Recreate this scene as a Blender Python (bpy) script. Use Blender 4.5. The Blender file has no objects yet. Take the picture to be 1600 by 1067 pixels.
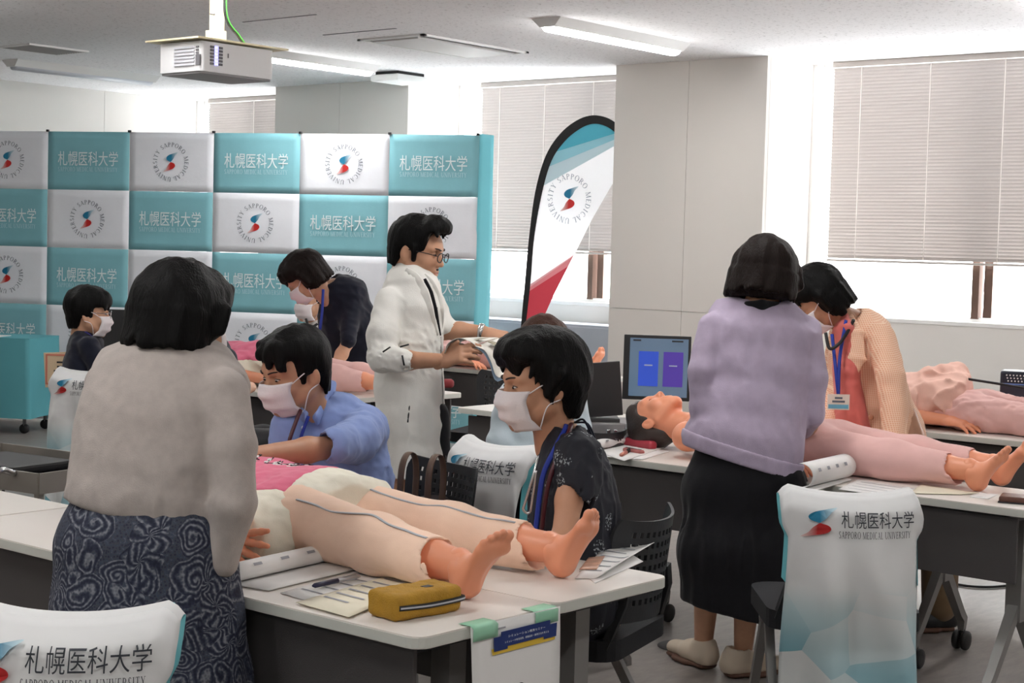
import bpy, bmesh, math, random
import numpy as np
from mathutils import Vector, Matrix

SC = bpy.context.scene
COL = SC.collection
# ---------------------------------------------------------------- camera
CAMH = 1.5
FPX = 2537.0                      # focal length in pixels of the 1600 px frame
YAW, PITCH, ROLL = [math.radians(a) for a in (39.957, 3.297, 1.551)]
CF = np.array([math.cos(PITCH) * math.cos(YAW), math.cos(PITCH) * math.sin(YAW), -math.sin(PITCH)])
_r = np.array([math.sin(YAW), -math.cos(YAW), 0.0])
_u = np.cross(_r, CF)
CR = math.cos(ROLL) * _r + math.sin(ROLL) * _u
CU = -math.sin(ROLL) * _r + math.cos(ROLL) * _u
CO = np.array([0.0, 0.0, CAMH])
cam_data = bpy.data.cameras.new('camera')
cam_data.sensor_width = 36.0
cam_data.lens = FPX / 1600.0 * 36.0
cam_data.clip_end = 200
cam = bpy.data.objects.new('camera', cam_data)
COL.objects.link(cam)
cam.matrix_world = Matrix(((CR[0], CU[0], -CF[0], 0), (CR[1], CU[1], -CF[1], 0), (CR[2], CU[2], -CF[2], CAMH), (0, 0, 0, 1)))
SC.camera = cam
# ---------------------------------------------------------------- world: bright overcast day outside
world = bpy.data.worlds.new('overcast')
SC.world = world
world.use_nodes = True
bg = world.node_tree.nodes['Background']
bg.inputs[0].default_value = (0.93, 0.97, 1.0, 1)
bg.inputs[1].default_value = 11.0
SC.view_settings.view_transform = 'Standard'
SC.view_settings.look = 'None'
SC.view_settings.exposure = 0.6
SC.view_settings.gamma = 1.0
SC.view_settings.use_curve_mapping = False
SC.cycles.max_bounces = 7
SC.cycles.diffuse_bounces = 4
SC.cycles.sample_clamp_indirect = 6.0
LAMP_POWER = 35.0                 # emission of the lit ceiling battens
def portal(y, z, w, h, x=10.32):
    l = bpy.data.lights.new('window_portal', 'AREA')
    l.shape = 'RECTANGLE'; l.size = w; l.size_y = h
    l.cycles.is_portal = True
    o = bpy.data.objects.new('window_portal', l); COL.objects.link(o)
    o.matrix_world = Matrix(((0, 0, 1, x), (-1, 0, 0, y), (0, -1, 0, z), (0, 0, 0, 1)))
portal(4.1, 1.30, 3.4, 0.5)
portal(8.3, 1.30, 2.1, 0.5)
portal(11.9, 1.30, 1.5, 0.5)
# ---------------------------------------------------------------- helpers
TZ = 0.71                         # table height
DSH = [0.0]                       # moves one whole figure nearer (-) or farther (+)
def at(x, y, d):
    """point seen at photo pixel x, y at d metres in front of the camera"""
    d = d + DSH[0]
    return CO + d * (CF + CR * ((x - 800.0) / FPX) - CU * ((y - 533.5) / FPX))
def onz(x, y, z):
    v = CF + CR * ((x - 800.0) / FPX) - CU * ((y - 533.5) / FPX)
    return CO + v * ((z - CAMH) / v[2])
def V3(*a): return np.array(a, dtype=float)
def nrm(v):
    v = np.asarray(v, float); return v / max(1e-9, np.linalg.norm(v))
def lin(c):
    c = c / 255.0
    return c / 12.92 if c <= 0.04045 else ((c + 0.055) / 1.055) ** 2.4
def rgb(r, g, b): return (lin(r), lin(g), lin(b), 1.0)
ZUP = V3(0, 0, 1)

MATS = {}
def N(nt, t, **kw):
    n = nt.nodes.new(t)
    for k, v in kw.items():
        if k.startswith('i_'):
            key = k[2:]
            n.inputs[int(key) if key.isdigit() else key.replace('_', ' ')].default_value = v
        else: setattr(n, k, v)
    return n
def mat(name, col, rough=0.6, var=0.0, vscale=8.0, bump=0.0, bscale=60.0, metal=0.0, spec=0.5, sheen=0.0, emit=None, estr=0.0,
        trans=0.0, stretch=None, detail=3.0, alpha=1.0, col2=None, bdist=0.01):
    if name in MATS: return MATS[name]
    m = bpy.data.materials.new(name); MATS[name] = m
    m.use_nodes = True
    nt = m.node_tree; b = nt.nodes['Principled BSDF']
    b.inputs['Base Color'].default_value = col
    b.inputs['Roughness'].default_value = rough
    b.inputs['Metallic'].default_value = metal
    b.inputs['Specular IOR Level'].default_value = spec
    if sheen:
        b.inputs['Sheen Weight'].default_value = sheen
        b.inputs['Sheen Roughness'].default_value = 0.5
    if trans: b.inputs['Transmission Weight'].default_value = trans
    if alpha < 1: b.inputs['Alpha'].default_value = alpha
    if emit:
        b.inputs['Emission Color'].default_value = emit
        b.inputs['Emission Strength'].default_value = estr
    if var or bump:
        tc = N(nt, 'ShaderNodeTexCoord')
        src = tc.outputs['Object']
        if stretch:
            mp = N(nt, 'ShaderNodeMapping'); mp.inputs['Scale'].default_value = stretch
            nt.links.new(src, mp.inputs[0]); src = mp.outputs[0]
    if var:
        n = N(nt, 'ShaderNodeTexNoise', i_Scale=vscale, i_Detail=detail)
        nt.links.new(src, n.inputs['Vector'])
        mx = N(nt, 'ShaderNodeMix', data_type='RGBA')
        r = N(nt, 'ShaderNodeMapRange'); r.inputs[1].default_value = 0.3; r.inputs[2].default_value = 0.7
        nt.links.new(n.outputs[0], r.inputs[0]); nt.links.new(r.outputs[0], mx.inputs[0])
        c2 = col2 or tuple(c * (1 - var) for c in col[:3]) + (1,)
        c1 = col if col2 else tuple(min(1, c * (1 + var * 0.6)) for c in col[:3]) + (1,)
        mx.inputs[6].default_value = c2; mx.inputs[7].default_value = c1
        nt.links.new(mx.outputs[2], b.inputs['Base Color'])
    if bump:
        n = N(nt, 'ShaderNodeTexNoise', i_Scale=bscale, i_Detail=4.0)
        nt.links.new(src, n.inputs['Vector'])
        bp = N(nt, 'ShaderNodeBump', i_Strength=bump, i_Distance=bdist)
        nt.links.new(n.outputs[0], bp.inputs['Height']); nt.links.new(bp.outputs[0], b.inputs['Normal'])
    return m

def tag(o, label=None, cat=None, group=None, kind=None):
    if label: o['label'] = label
    if cat: o['category'] = cat
    if group: o['group'] = group
    if kind: o['kind'] = kind
    return o
def empty(name, loc=(0, 0, 0), rz=0.0, label=None, cat=None, group=None):
    o = bpy.data.objects.new(name, None); COL.objects.link(o)
    o.location = [float(a) for a in loc]; o.rotation_euler = (0, 0, rz); o.empty_display_size = 0.1
    return tag(o, label, cat, group)
def link(name, me, parent=None, loc=(0, 0, 0), rot=(0, 0, 0)):
    o = bpy.data.objects.new(name, me); COL.objects.link(o)
    o.parent = parent; o.location = [float(a) for a in loc]; o.rotation_euler = rot
    return o
def copy_tree(o, parent=None):
    c = o.copy(); COL.objects.link(c); c.parent = parent
    for ch in o.children: copy_tree(ch, c)
    return c
def mesh_np(name, v, f, m=None, smooth=True):
    me = bpy.data.meshes.new(name)
    v = np.asarray(v, np.float32); nf = len(f)
    if isinstance(f, np.ndarray):
        k = f.shape[1]
        me.vertices.add(len(v)); me.vertices.foreach_set('co', v.ravel())
        me.loops.add(nf * k); me.loops.foreach_set('vertex_index', f.astype(np.int32).ravel())
        me.polygons.add(nf)
        me.polygons.foreach_set('loop_start', np.arange(0, nf * k, k, dtype=np.int32))
        me.update(calc_edges=True)
    else:
        me.from_pydata([tuple(map(float, p)) for p in v], [], f); me.update()
    if smooth: me.polygons.foreach_set('use_smooth', np.ones(len(me.polygons), bool))
    if m: me.materials.append(m)
    return me

class MB:
    """collects shapes, builds ONE mesh object"""
    def __init__(s): s.v = []; s.f = []; s.sm = []
    def add(s, vs, fs, smooth=False):
        o = len(s.v); s.v += [tuple(float(c) for c in p) for p in vs]; s.f += [tuple(i + o for i in q) for q in fs]; s.sm += [smooth] * len(fs); return s
    def box(s, c, size, rz=0.0, bev=0.0, M=None):
        """box with its vertical/horizontal edges chamfered"""
        sx, sy, sz = [a / 2 for a in size]
        bm = bmesh.new(); bmesh.ops.create_cube(bm, size=1.0)
        for v in bm.verts: v.co = (v.co.x * 2 * sx, v.co.y * 2 * sy, v.co.z * 2 * sz)
        if bev: bmesh.ops.bevel(bm, geom=bm.edges[:] , offset=min(bev, sx * .9, sy * .9, sz * .9), segments=2, affect='EDGES', profile=0.6)
        R = M or Matrix.Rotation(rz, 3, 'Z')
        vs = [R @ v.co + Vector(c) for v in bm.verts]
        bm.verts.index_update(); fs = [[v.index for v in f.verts] for f in bm.faces]
        bm.free(); return s.add(vs, fs, False)
    def prism(s, poly, z0, z1, smooth=False):
        n = len(poly)
        vs = [(x, y, z0) for x, y in poly] + [(x, y, z1) for x, y in poly]
        fs = [tuple(range(n))[::-1], tuple(range(n, 2 * n))] + [(i, (i + 1) % n, n + (i + 1) % n, n + i) for i in range(n)]
        return s.add(vs, fs, smooth)
    def tube(s, pts, r, n=8, cap=True, flat=None):
        pts = [np.asarray(p, float) for p in pts]; rings = []
        rr = r if hasattr(r, '__len__') else [r] * len(pts)
        pu = None
        for i, p in enumerate(pts):
            t = nrm(pts[min(i + 1, len(pts) - 1)] - pts[max(i - 1, 0)])
            if pu is None:
                a = flat if flat is not None else (ZUP if abs(t[2]) < 0.9 else V3(1, 0, 0))
                pu = nrm(a - t * (a @ t))
            pu = nrm(pu - t * (pu @ t)); w = np.cross(t, pu)
            rad = rr[i] if hasattr(rr[i], '__len__') else (rr[i], rr[i])
            rings.append([p + rad[0] * math.cos(q) * w + rad[1] * math.sin(q) * pu for q in [2 * math.pi * k / n + (math.pi / 4 if n == 4 else 0) for k in range(n)]])
        vs = [v for R in rings for v in R]; fs = []
        for i in range(len(pts) - 1):
            for k in range(n):
                a, b = i * n + k, i * n + (k + 1) % n
                fs.append((a, b, b + n, a + n))
        if cap: fs += [tuple(range(n))[::-1], tuple(range((len(pts) - 1) * n, len(pts) * n))]
        return s.add(vs, fs, n > 5)
    def grid(s, fn, nu, nv, thick=0.0, smooth=True):
        """surface fn(u,v) u,v in 0..1; thick>0 makes a closed sheet"""
        P = np.array([[fn(i / (nu - 1), j / (nv - 1)) for j in range(nv)] for i in range(nu)], float)
        q = [(i * nv + j, (i + 1) * nv + j, (i + 1) * nv + j + 1, i * nv + j + 1) for i in range(nu - 1) for j in range(nv - 1)]
        if not thick: return s.add(P.reshape(-1, 3), q, smooth)
        du = np.gradient(P, axis=0); dv = np.gradient(P, axis=1); nn = np.cross(du, dv)
        nn /= np.maximum(1e-9, np.linalg.norm(nn, axis=2, keepdims=True))
        B = P - nn * thick; n = nu * nv
        fs = list(q) + [tuple(n + k for k in f[::-1]) for f in q]
        edge = [(i, 0) for i in range(nu)] + [(nu - 1, j) for j in range(1, nv)] + [(i, nv - 1) for i in range(nu - 2, -1, -1)] + [(0, j) for j in range(nv - 2, 0, -1)]
        e = [i * nv + j for i, j in edge]
        fs += [(e[k], n + e[k], n + e[(k + 1) % len(e)], e[(k + 1) % len(e)]) for k in range(len(e))]
        return s.add(np.concatenate([P.reshape(-1, 3), B.reshape(-1, 3)]), fs, smooth)
    def lathe(s, prof, c=(0, 0, 0), n=16, axis=None):
        """prof: (radius, height)"""
        a = nrm(axis) if axis is not None else ZUP
        w = nrm(np.cross(a, V3(1, 0, 0) if abs(a[0]) < 0.9 else V3(0, 1, 0))); u = np.cross(w, a)
        vs = [np.asarray(c) + a * h + r * (math.cos(2 * math.pi * k / n) * w + math.sin(2 * math.pi * k / n) * u) for r, h in prof for k in range(n)]
        m = len(prof); fs = [(i * n + k, i * n + (k + 1) % n, (i + 1) * n + (k + 1) % n, (i + 1) * n + k) for i in range(m - 1) for k in range(n)]
        fs += [tuple(range(n))[::-1], tuple(range((m - 1) * n, m * n))]
        return s.add(vs, fs, True)
    def build(s, name, m, parent=None, loc=(0, 0, 0), rz=0.0, rot=None):
        me = bpy.data.meshes.new(name); me.from_pydata(s.v, [], s.f); me.update()
        me.polygons.foreach_set('use_smooth', np.array(s.sm, bool))
        bm = bmesh.new(); bm.from_mesh(me); bmesh.ops.recalc_face_normals(bm, faces=bm.faces); bm.to_mesh(me); bm.free()
        me.materials.append(m)
        return link(name, me, parent, loc, rot or (0, 0, rz))
def rrect(w, h, r, n=5, cx=0, cy=0):
    out = []
    for sx, sy, a0 in ((1, 1, 0), (-1, 1, 90), (-1, -1, 180), (1, -1, 270)):
        for k in range(n + 1):
            a = math.radians(a0 + 90 * k / n)
            out.append((cx + sx * (w / 2 - r) + r * math.cos(a), cy + sy * (h / 2 - r) + r * math.sin(a)))
    return out
def bez(p, n=16):
    """smooth polyline through control points (Catmull-Rom)"""
    p = [np.asarray(q, float) for q in p]; p = [2 * p[0] - p[1]] + p + [2 * p[-1] - p[-2]]; out = []
    m = len(p) - 3
    for i in range(m):
        a, b, c, d = p[i:i + 4]
        for k in range(n):
            t = k / n
            out.append(0.5 * (2 * b + (c - a) * t + (2 * a - 5 * b + 4 * c - d) * t * t + (3 * b - a - 3 * c + d) * t ** 3))
    out.append(p[-2]); return out

# ---------------------------------------------------------------- lettering
def text_mesh(s, size, m, off=0.0, sx=1.0):
    """kanji and kana as a flat mesh centred on its own box"""
    c = bpy.data.curves.new('t', 'FONT'); c.body = s; c.size = 1.0; c.offset = off
    o = bpy.data.objects.new('t', c); COL.objects.link(o)
    me = bpy.data.meshes.new_from_object(o.evaluated_get(bpy.context.evaluated_depsgraph_get()))
    bpy.data.objects.remove(o); bpy.data.curves.remove(c)
    v = np.array([p.co[:] for p in me.vertices]); lo, hi = v.min(0), v.max(0)
    k = size / (hi[1] - lo[1]); v = (v - (lo + hi) / 2) * k; v[:, 0] *= sx
    return v, [tuple(p.vertices) for p in me.polygons]
_TK, _TN = 0.145, 0.06
def _ser(x, y): return [(x - .13, y), (x + .13, y), (x + .13, y + .045), (x - .13, y + .045)]
def _stem(x, w=_TK, y0=0.0, y1=1.0, ser=(1, 1)):
    out = [[(x - w / 2, y0), (x + w / 2, y0), (x + w / 2, y1), (x - w / 2, y1)]]
    if ser[0]: out.append(_ser(x, y0))
    if ser[1]: out.append(_ser(x, y1 - .045))
    return out
def _diag(x0, y0, x1, y1, w):
    return [[(x0 - w / 2, y0), (x0 + w / 2, y0), (x1 + w / 2, y1), (x1 - w / 2, y1)]]
def _bar(x0, x1, y, h=_TN): return [[(x0, y - h / 2), (x1, y - h / 2), (x1, y + h / 2), (x0, y + h / 2)]]
def _arc(cx, cy, rx, ry, a0, a1, wk=_TK, wn=_TN, n=14):
    out = []; P = []
    for k in range(n + 1):
        a = math.radians(a0 + (a1 - a0) * k / n); w = wn + (wk - wn) * abs(math.cos(a)) ** 1.5
        P.append(((cx + (rx) * math.cos(a), cy + (ry) * math.sin(a)), (cx + (rx - w) * math.cos(a), cy + (ry - min(w, wn + .02)) * math.sin(a))))
    for k in range(n): out.append([P[k][0], P[k + 1][0], P[k + 1][1], P[k][1]])
    return out
GLY = {
 'A': (.84, _diag(.12, 0, .42, 1, _TN) + _diag(.72, 0, .42, 1, _TK) + _bar(.22, .62, .33) + _ser(.13, 0).__class__([_ser(.13, 0), _ser(.72, 0)])),
 'C': (.80, _arc(.44, .5, .4, .52, 50, 310)), 'O': (.90, _arc(.45, .5, .43, .52, 0, 360, n=24)),
 'D': (.88, _stem(.17) + _arc(.3, .5, .5, .5, -90, 90) + _bar(.17, .32, .97) + _bar(.17, .32, .03)),
 'E': (.68, _stem(.17) + _bar(.17, .6, .97) + _bar(.17, .52, .52) + _bar(.17, .62, .03) + [[(.57, .78), (.6, .78), (.6, 1), (.55, 1)], [(.58, 0), (.63, 0), (.63, .22), (.6, .22)]]),
 'I': (.34, _stem(.17)), 'L': (.64, _stem(.17) + _bar(.17, .6, .03) + [[(.55, 0), (.6, 0), (.62, .24), (.59, .24)]]),
 'M': (1.06, _stem(.15, _TN) + _diag(.53, 0, .17, 1, _TK * .9) + _diag(.53, 0, .88, 1, _TN) + _stem(.9)),
 'N': (.94, _stem(.15, _TN) + _diag(.78, 0, .17, 1, _TK) + _stem(.78, _TN, ser=(0, 1))),
 'P': (.68, _stem(.17) + _arc(.27, .74, .37, .26, -90, 90) + _bar(.17, .3, .97) + _bar(.17, .3, .5)),
 'R': (.80, _stem(.17) + _arc(.27, .74, .36, .26, -90, 90) + _bar(.17, .3, .97) + _bar(.17, .34, .5) + _diag(.72, 0, .36, .5, _TK)),
 'S': (.62, _arc(.31, .75, .24, .27, 30, 270) + _arc(.31, .25, .26, .27, 90, -150)),
 'T': (.74, _stem(.37) + _bar(.04, .7, .97) + [[(.04, .76), (.07, .76), (.1, 1), (.04, 1)], [(.67, .76), (.7, .76), (.7, 1), (.64, 1)]]),
 'U': (.90, _stem(.17, y0=.3, ser=(0, 1)) + _arc(.44, .34, .345, .36, 180, 360) + _stem(.76, _TN, y0=.3, ser=(0, 1))),
 'V': (.84, _diag(.43, 0, .13, 1, _TK) + _diag(.43, 0, .71, 1, _TN) + [_ser(.13, .955), _ser(.71, .955)]),
 'Y': (.78, _diag(.4, .45, .12, 1, _TK) + _diag(.4, .45, .66, 1, _TN) + _stem(.4, y1=.5, ser=(1, 0)) + [_ser(.13, .955), _ser(.67, .955)]),
 ' ': (.34, []),
}
def latin(s, size, track=0.06, bold=0.0):
    v, f, x = [], [], 0.0
    for ch in s:
        adv, polys = GLY[ch]
        for p in polys:
            f.append(tuple(range(len(v), len(v) + len(p)))); v += [(x + a, b, 0) for a, b in p]
        x += adv + track
    v = np.array(v); v[:, 0] -= (x - track) / 2; v[:, 1] -= 0.5
    return v * size, f
def latin_ring(s, size, R, track=0.3):
    """letters round a circle, reading clockwise from the upper left"""
    tot = sum(GLY[c][0] + track for c in s) * size
    v, f, ang = [], [], 0.0
    for ch in s:
        adv, polys = GLY[ch]; a = ang + adv * size / 2 / tot * 2 * math.pi
        th = math.radians(128) - a
        for p in polys:
            f.append(tuple(range(len(v), len(v) + len(p))))
            for px, py in p:
                lx, ly = (px - adv / 2) * size, py * size
                tx, ty = math.sin(th), -math.cos(th)
                v.append(((R + ly) * math.cos(th) + lx * tx, (R + ly) * math.sin(th) + lx * ty, 0))
        ang += (adv + track) * size / tot * 2 * math.pi
    return np.array(v), f
def lobes(size):
    """the two-lobed S mark: (upper, lower) meshes, unit box about size high"""
    up = bez([(0.0, 0.0), (-.24, .1), (-.3, .26), (-.16, .42), (.12, .52), (.5, .62), (.3, .42), (.18, .2), (0.0, 0.0)], 5)
    up = [(p[0] * size * .8, p[1] * size * .8, 0) for p in up[:-1]]
    lo = [(-x, -y, 0) for x, y, z in up]
    return (np.array(up), [tuple(range(len(up)))]), (np.array(lo), [tuple(range(len(lo)))])
def put_print(name, vf, m, parent, fn):
    """flat print laid on a surface: fn maps an (n,3) array (x right, y up, 0) to points on the surface"""
    v, f = vf
    me = mesh_np(name, fn(v), f, m, smooth=False)
    return link(name, me, parent)
# ---------------------------------------------------------------- the room
CZ = 2.85
XW = 10.15                        # plane of the blinds
YB = 12.67
M_wall = mat('wall_panel', rgb(226, 223, 218), 0.55, var=0.02, vscale=3, bump=0.05, bscale=500)
M_pil = mat('pillar_panel', rgb(214, 209, 203), 0.55, var=0.02, vscale=2.0, bump=0.05, bscale=600)
M_white = mat('white_paint', rgb(236, 236, 234), 0.5)
M_sill = mat('sill_paint', rgb(240, 240, 238), 0.4)
M_alu = mat('bronze_aluminium', rgb(120, 98, 88), 0.38, metal=0.6, var=0.1)
M_dark = mat('dark_plastic', rgb(26, 26, 28), 0.5, bump=0.05, bscale=300)
M_slot = mat('slot_black', rgb(38, 40, 42), 0.6)

def make_ceiling_mat():
    m = bpy.data.materials.new('mineral_ceiling'); m.use_nodes = True; nt = m.node_tree; b = nt.nodes['Principled BSDF']
    tc = N(nt, 'ShaderNodeTexCoord')
    n = N(nt, 'ShaderNodeTexNoise', i_Scale=42.0, i_Detail=5.0, i_Roughness=0.75); nt.links.new(tc.outputs['Object'], n.inputs['Vector'])
    r = N(nt, 'ShaderNodeValToRGB'); r.color_ramp.elements[0].position = 0.30; r.color_ramp.elements[0].color = rgb(168, 166, 166)
    r.color_ramp.elements[1].position = 0.44; r.color_ramp.elements[1].color = rgb(238, 237, 238)
    nt.links.new(n.outputs[0], r.inputs[0]); nt.links.new(r.outputs[0], b.inputs['Base Color'])
    b.inputs['Roughness'].default_value = 0.9
    bp = N(nt, 'ShaderNodeBump', i_Strength=0.25, i_Distance=0.004); nt.links.new(n.outputs[0], bp.inputs['Height']); nt.links.new(bp.outputs[0], b.inputs['Normal'])
    return m
def make_floor_mat():
    m = bpy.data.materials.new('vinyl_floor'); m.use_nodes = True; nt = m.node_tree; b = nt.nodes['Principled BSDF']
    tc = N(nt, 'ShaderNodeTexCoord')
    mp = N(nt, 'ShaderNodeMapping'); mp.inputs['Scale'].default_value = (1, 3, 1); nt.links.new(tc.outputs['Object'], mp.inputs[0])
    n = N(nt, 'ShaderNodeTexNoise', i_Scale=9.0, i_Detail=8.0, i_Roughness=0.7); nt.links.new(mp.outputs[0], n.inputs['Vector'])
    r = N(nt, 'ShaderNodeValToRGB'); r.color_ramp.elements[0].position = 0.3; r.color_ramp.elements[0].color = rgb(126, 120, 116)
    r.color_ramp.elements[1].position = 0.7; r.color_ramp.elements[1].color = rgb(152, 145, 140)
    nt.links.new(n.outputs[0], r.inputs[0]); nt.links.new(r.outputs[0], b.inputs['Base Color'])
    b.inputs['Roughness'].default_value = 0.34; b.inputs['Specular IOR Level'].default_value = 0.45
    return m
M_ceil = make_ceiling_mat(); M_floor = make_floor_mat()
def struct(o): o['kind'] = 'structure'; return o
X0, Y0 = -3.5, -3.5
struct(MB().box(((X0 + 10.6) / 2, (Y0 + YB + .3) / 2, -0.05), (10.6 - X0, YB + .3 - Y0, 0.1)).build('floor', M_floor))
ceil = struct(MB().box(((X0 + 10.6) / 2, (Y0 + YB + .3) / 2, CZ + 0.05), (10.6 - X0, YB + .3 - Y0, 0.1)).build('ceiling', M_ceil))
struct(MB().box(((X0 + 10.6) / 2, Y0 - .05, CZ / 2), (10.6 - X0, 0.1, CZ)).build('wall_front', M_wall))
struct(MB().box((X0 - .05, (Y0 + YB) / 2, CZ / 2), (0.1, YB - Y0, CZ)).build('wall_left', M_wall))
# back wall with board joints
wb = struct(MB().box(((X0 + 10.6) / 2, YB + .11, CZ / 2), (10.6 - X0, 0.1, CZ)).build('wall_back', M_slot))
xs = [X0, -2.6, -1.3, 0, 1.3, 2.6, 3.9, 5.25, 6.55, 7.85, 9.15, 10.3]
for a, b in zip(xs[:-1], xs[1:]):
    MB().box(((a + b) / 2, YB + .03, CZ / 2), (b - a - 0.004, 0.06, CZ - .002)).build('panel', M_wall, wb)
# pillars clad in boards
def pillar(y0, y1, ys):
    p = struct(MB().box((9.99, (y0 + y1) / 2, CZ / 2), (0.64, y1 - y0 - .04, CZ)).build('pillar', M_slot))
    e = [y0] + ys + [y1]
    for a, b in zip(e[:-1], e[1:]):
        for z0, z1 in ((0, 1.08), (1.083, CZ)):
            MB().box((9.64, (a + b) / 2, (z0 + z1) / 2), (0.06, b - a - 0.003, z1 - z0)).build('panel', M_pil, p)
    for yy, s in ((y0, 1), (y1, -1)):
        for z0, z1 in ((0, 1.08), (1.083, CZ)):
            MB().box((9.98, yy + s * .01, (z0 + z1) / 2), (0.66, 0.02, z1 - z0)).build('panel', M_pil, p)
pillar(5.85, 7.13, [6.49]); pillar(9.22, 10.83, [10.02])
# window wall below the glass, sill boards, window frames, glass and blinds
M_glass = bpy.data.materials.new('window_glass'); M_glass.use_nodes = True
_nt = M_glass.node_tree; _nt.nodes.clear()
_o = N(_nt, 'ShaderNodeOutputMaterial'); _mx = N(_nt, 'ShaderNodeMixShader'); _t = N(_nt, 'ShaderNodeBsdfTransparent'); _g = N(_nt, 'ShaderNodeBsdfGlossy', i_Roughness=0.02)
_mx.inputs[0].default_value = 0.06
_nt.links.new(_t.outputs[0], _mx.inputs[1]); _nt.links.new(_g.outputs[0], _mx.inputs[2]); _nt.links.new(_mx.outputs[0], _o.inputs[0])
wall_w = struct(MB().box((10.28, (Y0 + YB) / 2, 0.53), (0.17, YB - Y0, 1.06)).build('wall_right', M_wall))
struct(MB().box((10.28, (Y0 + .9) / 2, 1.95), (0.16, .9 - Y0, 1.8)).build('wall_right_end', M_wall))
M_blind = bpy.data.materials.new('blind_slat'); M_blind.use_nodes = True
_nt = M_blind.node_tree; _b = _nt.nodes['Principled BSDF']; _b.inputs['Base Color'].default_value = rgb(186, 180, 177); _b.inputs['Roughness'].default_value = 0.45
_tr = N(_nt, 'ShaderNodeBsdfTranslucent'); _tr.inputs[0].default_value = rgb(205, 190, 172); _mx = N(_nt, 'ShaderNodeMixShader'); _mx.inputs[0].default_value = 0.015
_nt.links.new(_b.outputs[0], _mx.inputs[1]); _nt.links.new(_tr.outputs[0], _mx.inputs[2]); _nt.links.new(_mx.outputs[0], _nt.nodes['Material Output'].inputs[0])
M_cord = mat('blind_cord', rgb(235, 230, 224), 0.7)
M_rail = mat('blind_rail', rgb(190, 182, 176), 0.4)
SLAT = None
def window(n, y0, y1, muls, blind, cords, by0, by1):
    global SLAT
    yc, w = (y0 + y1) / 2, y1 - y0
    W = struct(empty('window_%d' % n, (10.24, yc, 1.09)))
    def part(name, c, s, m, bev=0.0): return MB().box((c[0] - 10.24, c[1] - yc, c[2] - 1.09), s, bev=bev).build(name, m, W)
    part('sill', (10.25, yc, 1.075), (0.12, w, 0.03), M_sill, .005)
    part('bottom_rail', (10.30, yc, 1.105), (0.06, w, 0.03), M_sill)
    part('head_rail', (10.30, yc, CZ - .03), (0.06, w, 0.06), M_sill)
    for yy in (y0 + .03, y1 - .03): part('jamb', (10.28, yy, 1.97), (0.10, 0.06, 1.76), M_sill)
    for my in muls:
        part('mullion', (10.29, my + .036, 1.97), (0.07, 0.05, 1.72), M_alu)
        part('mullion', (10.32, my - .036, 1.97), (0.05, 0.06, 1.72), M_alu)
    es = [y0 + .06] + muls + [y1 - .06]
    for a, b in zip(es[:-1], es[1:]): part('pane', (10.32, (a + b) / 2, 1.97), (0.006, b - a - .05, 1.70), M_glass)
    # blind
    B = empty('venetian_blind', (XW, (by0 + by1) / 2, CZ), 0, blind, 'blind', 'venetian blinds at the windows')
    L = by1 - by0
    MB().box((0, 0, -.02), (0.05, L, 0.04), bev=.004).build('head_box', M_rail, B)
    zb = 1.475; ns = int((CZ - .05 - zb) / 0.0235)
    a = math.radians(66); hw = 0.0135
    prof = [(-hw * math.cos(a), hw * math.sin(a)), (0.0022 * math.sin(a) , 0.0022 * math.cos(a)), (hw * math.cos(a), -hw * math.sin(a))]
    vs = [(x, s * L / 2, z) for s in (-1, 1) for x, z in prof] + [(x + .0006, s * L / 2, z + .0003) for s in (-1, 1) for x, z in prof]
    fs = [(0, 1, 4, 3), (1, 2, 5, 4), (6, 9, 10, 7), (7, 10, 11, 8), (0, 3, 9, 6), (2, 8, 11, 5), (0, 6, 7, 1), (1, 7, 8, 2), (3, 4, 10, 9), (4, 5, 11, 10)]
    me = mesh_np('slat', vs, fs, M_blind, smooth=False)
    for k in range(ns): link('slat', me, B, (0, 0, -.055 - k * 0.0235))
    zl = -.055 - ns * 0.0235
    MB().box((0, 0, zl - .004), (0.026, L, 0.016), bev=.003).build('bottom_bar', M_rail, B)
    for cy in cords:
        MB().tube([(-.017, cy - (by0 + by1) / 2, -.03), (-.017, cy - (by0 + by1) / 2, zl)], .0028, 6).build('ladder_cord', M_cord, B)
def ywin(px, py, X=XW):
    v = CF + CR * ((px - 800.0) / FPX) - CU * ((py - 533.5) / FPX); return (CO + v * (X / v[0]))[1]
window(1, 0.9, 5.85, [2.9, 4.55], 'closed slatted blind over the wide window right of the near pillar', [ywin(1574, 80), ywin(1457, 90), ywin(1349, 97), 3.55], 0.95, ywin(1304, 101))
window(2, 7.13, 9.22, [7.77], 'closed slatted blind behind the feather flag between the two pillars', [ywin(783, 160), ywin(853, 160), ywin(929, 160)], 7.16, ywin(754, 135))
window(3, 10.83, YB, [11.7], 'closed slatted blind in the far left corner above the backdrop', [ywin(399, 160)], 10.86, ywin(328, 156))
# office block outside
XB = 27.0
ob = empty('exterior_office_building', (XB, 12, 0), 0, 'pale office building with dark window bands seen through the window', 'building')
MB().box((1, 0, 6), (2, 50, 24)).build('facade', mat('facade', rgb(235, 230, 225), .8), ob)
M_band = mat('facade_band', rgb(92, 72, 74), .6, var=.3, vscale=1.5)
for z in np.arange(-2.6, 3.4, 0.52):
    MB().box((-.02, -3.2, z), (0.08, 6.6, 0.16)).build('window_band', M_band, ob)
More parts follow.
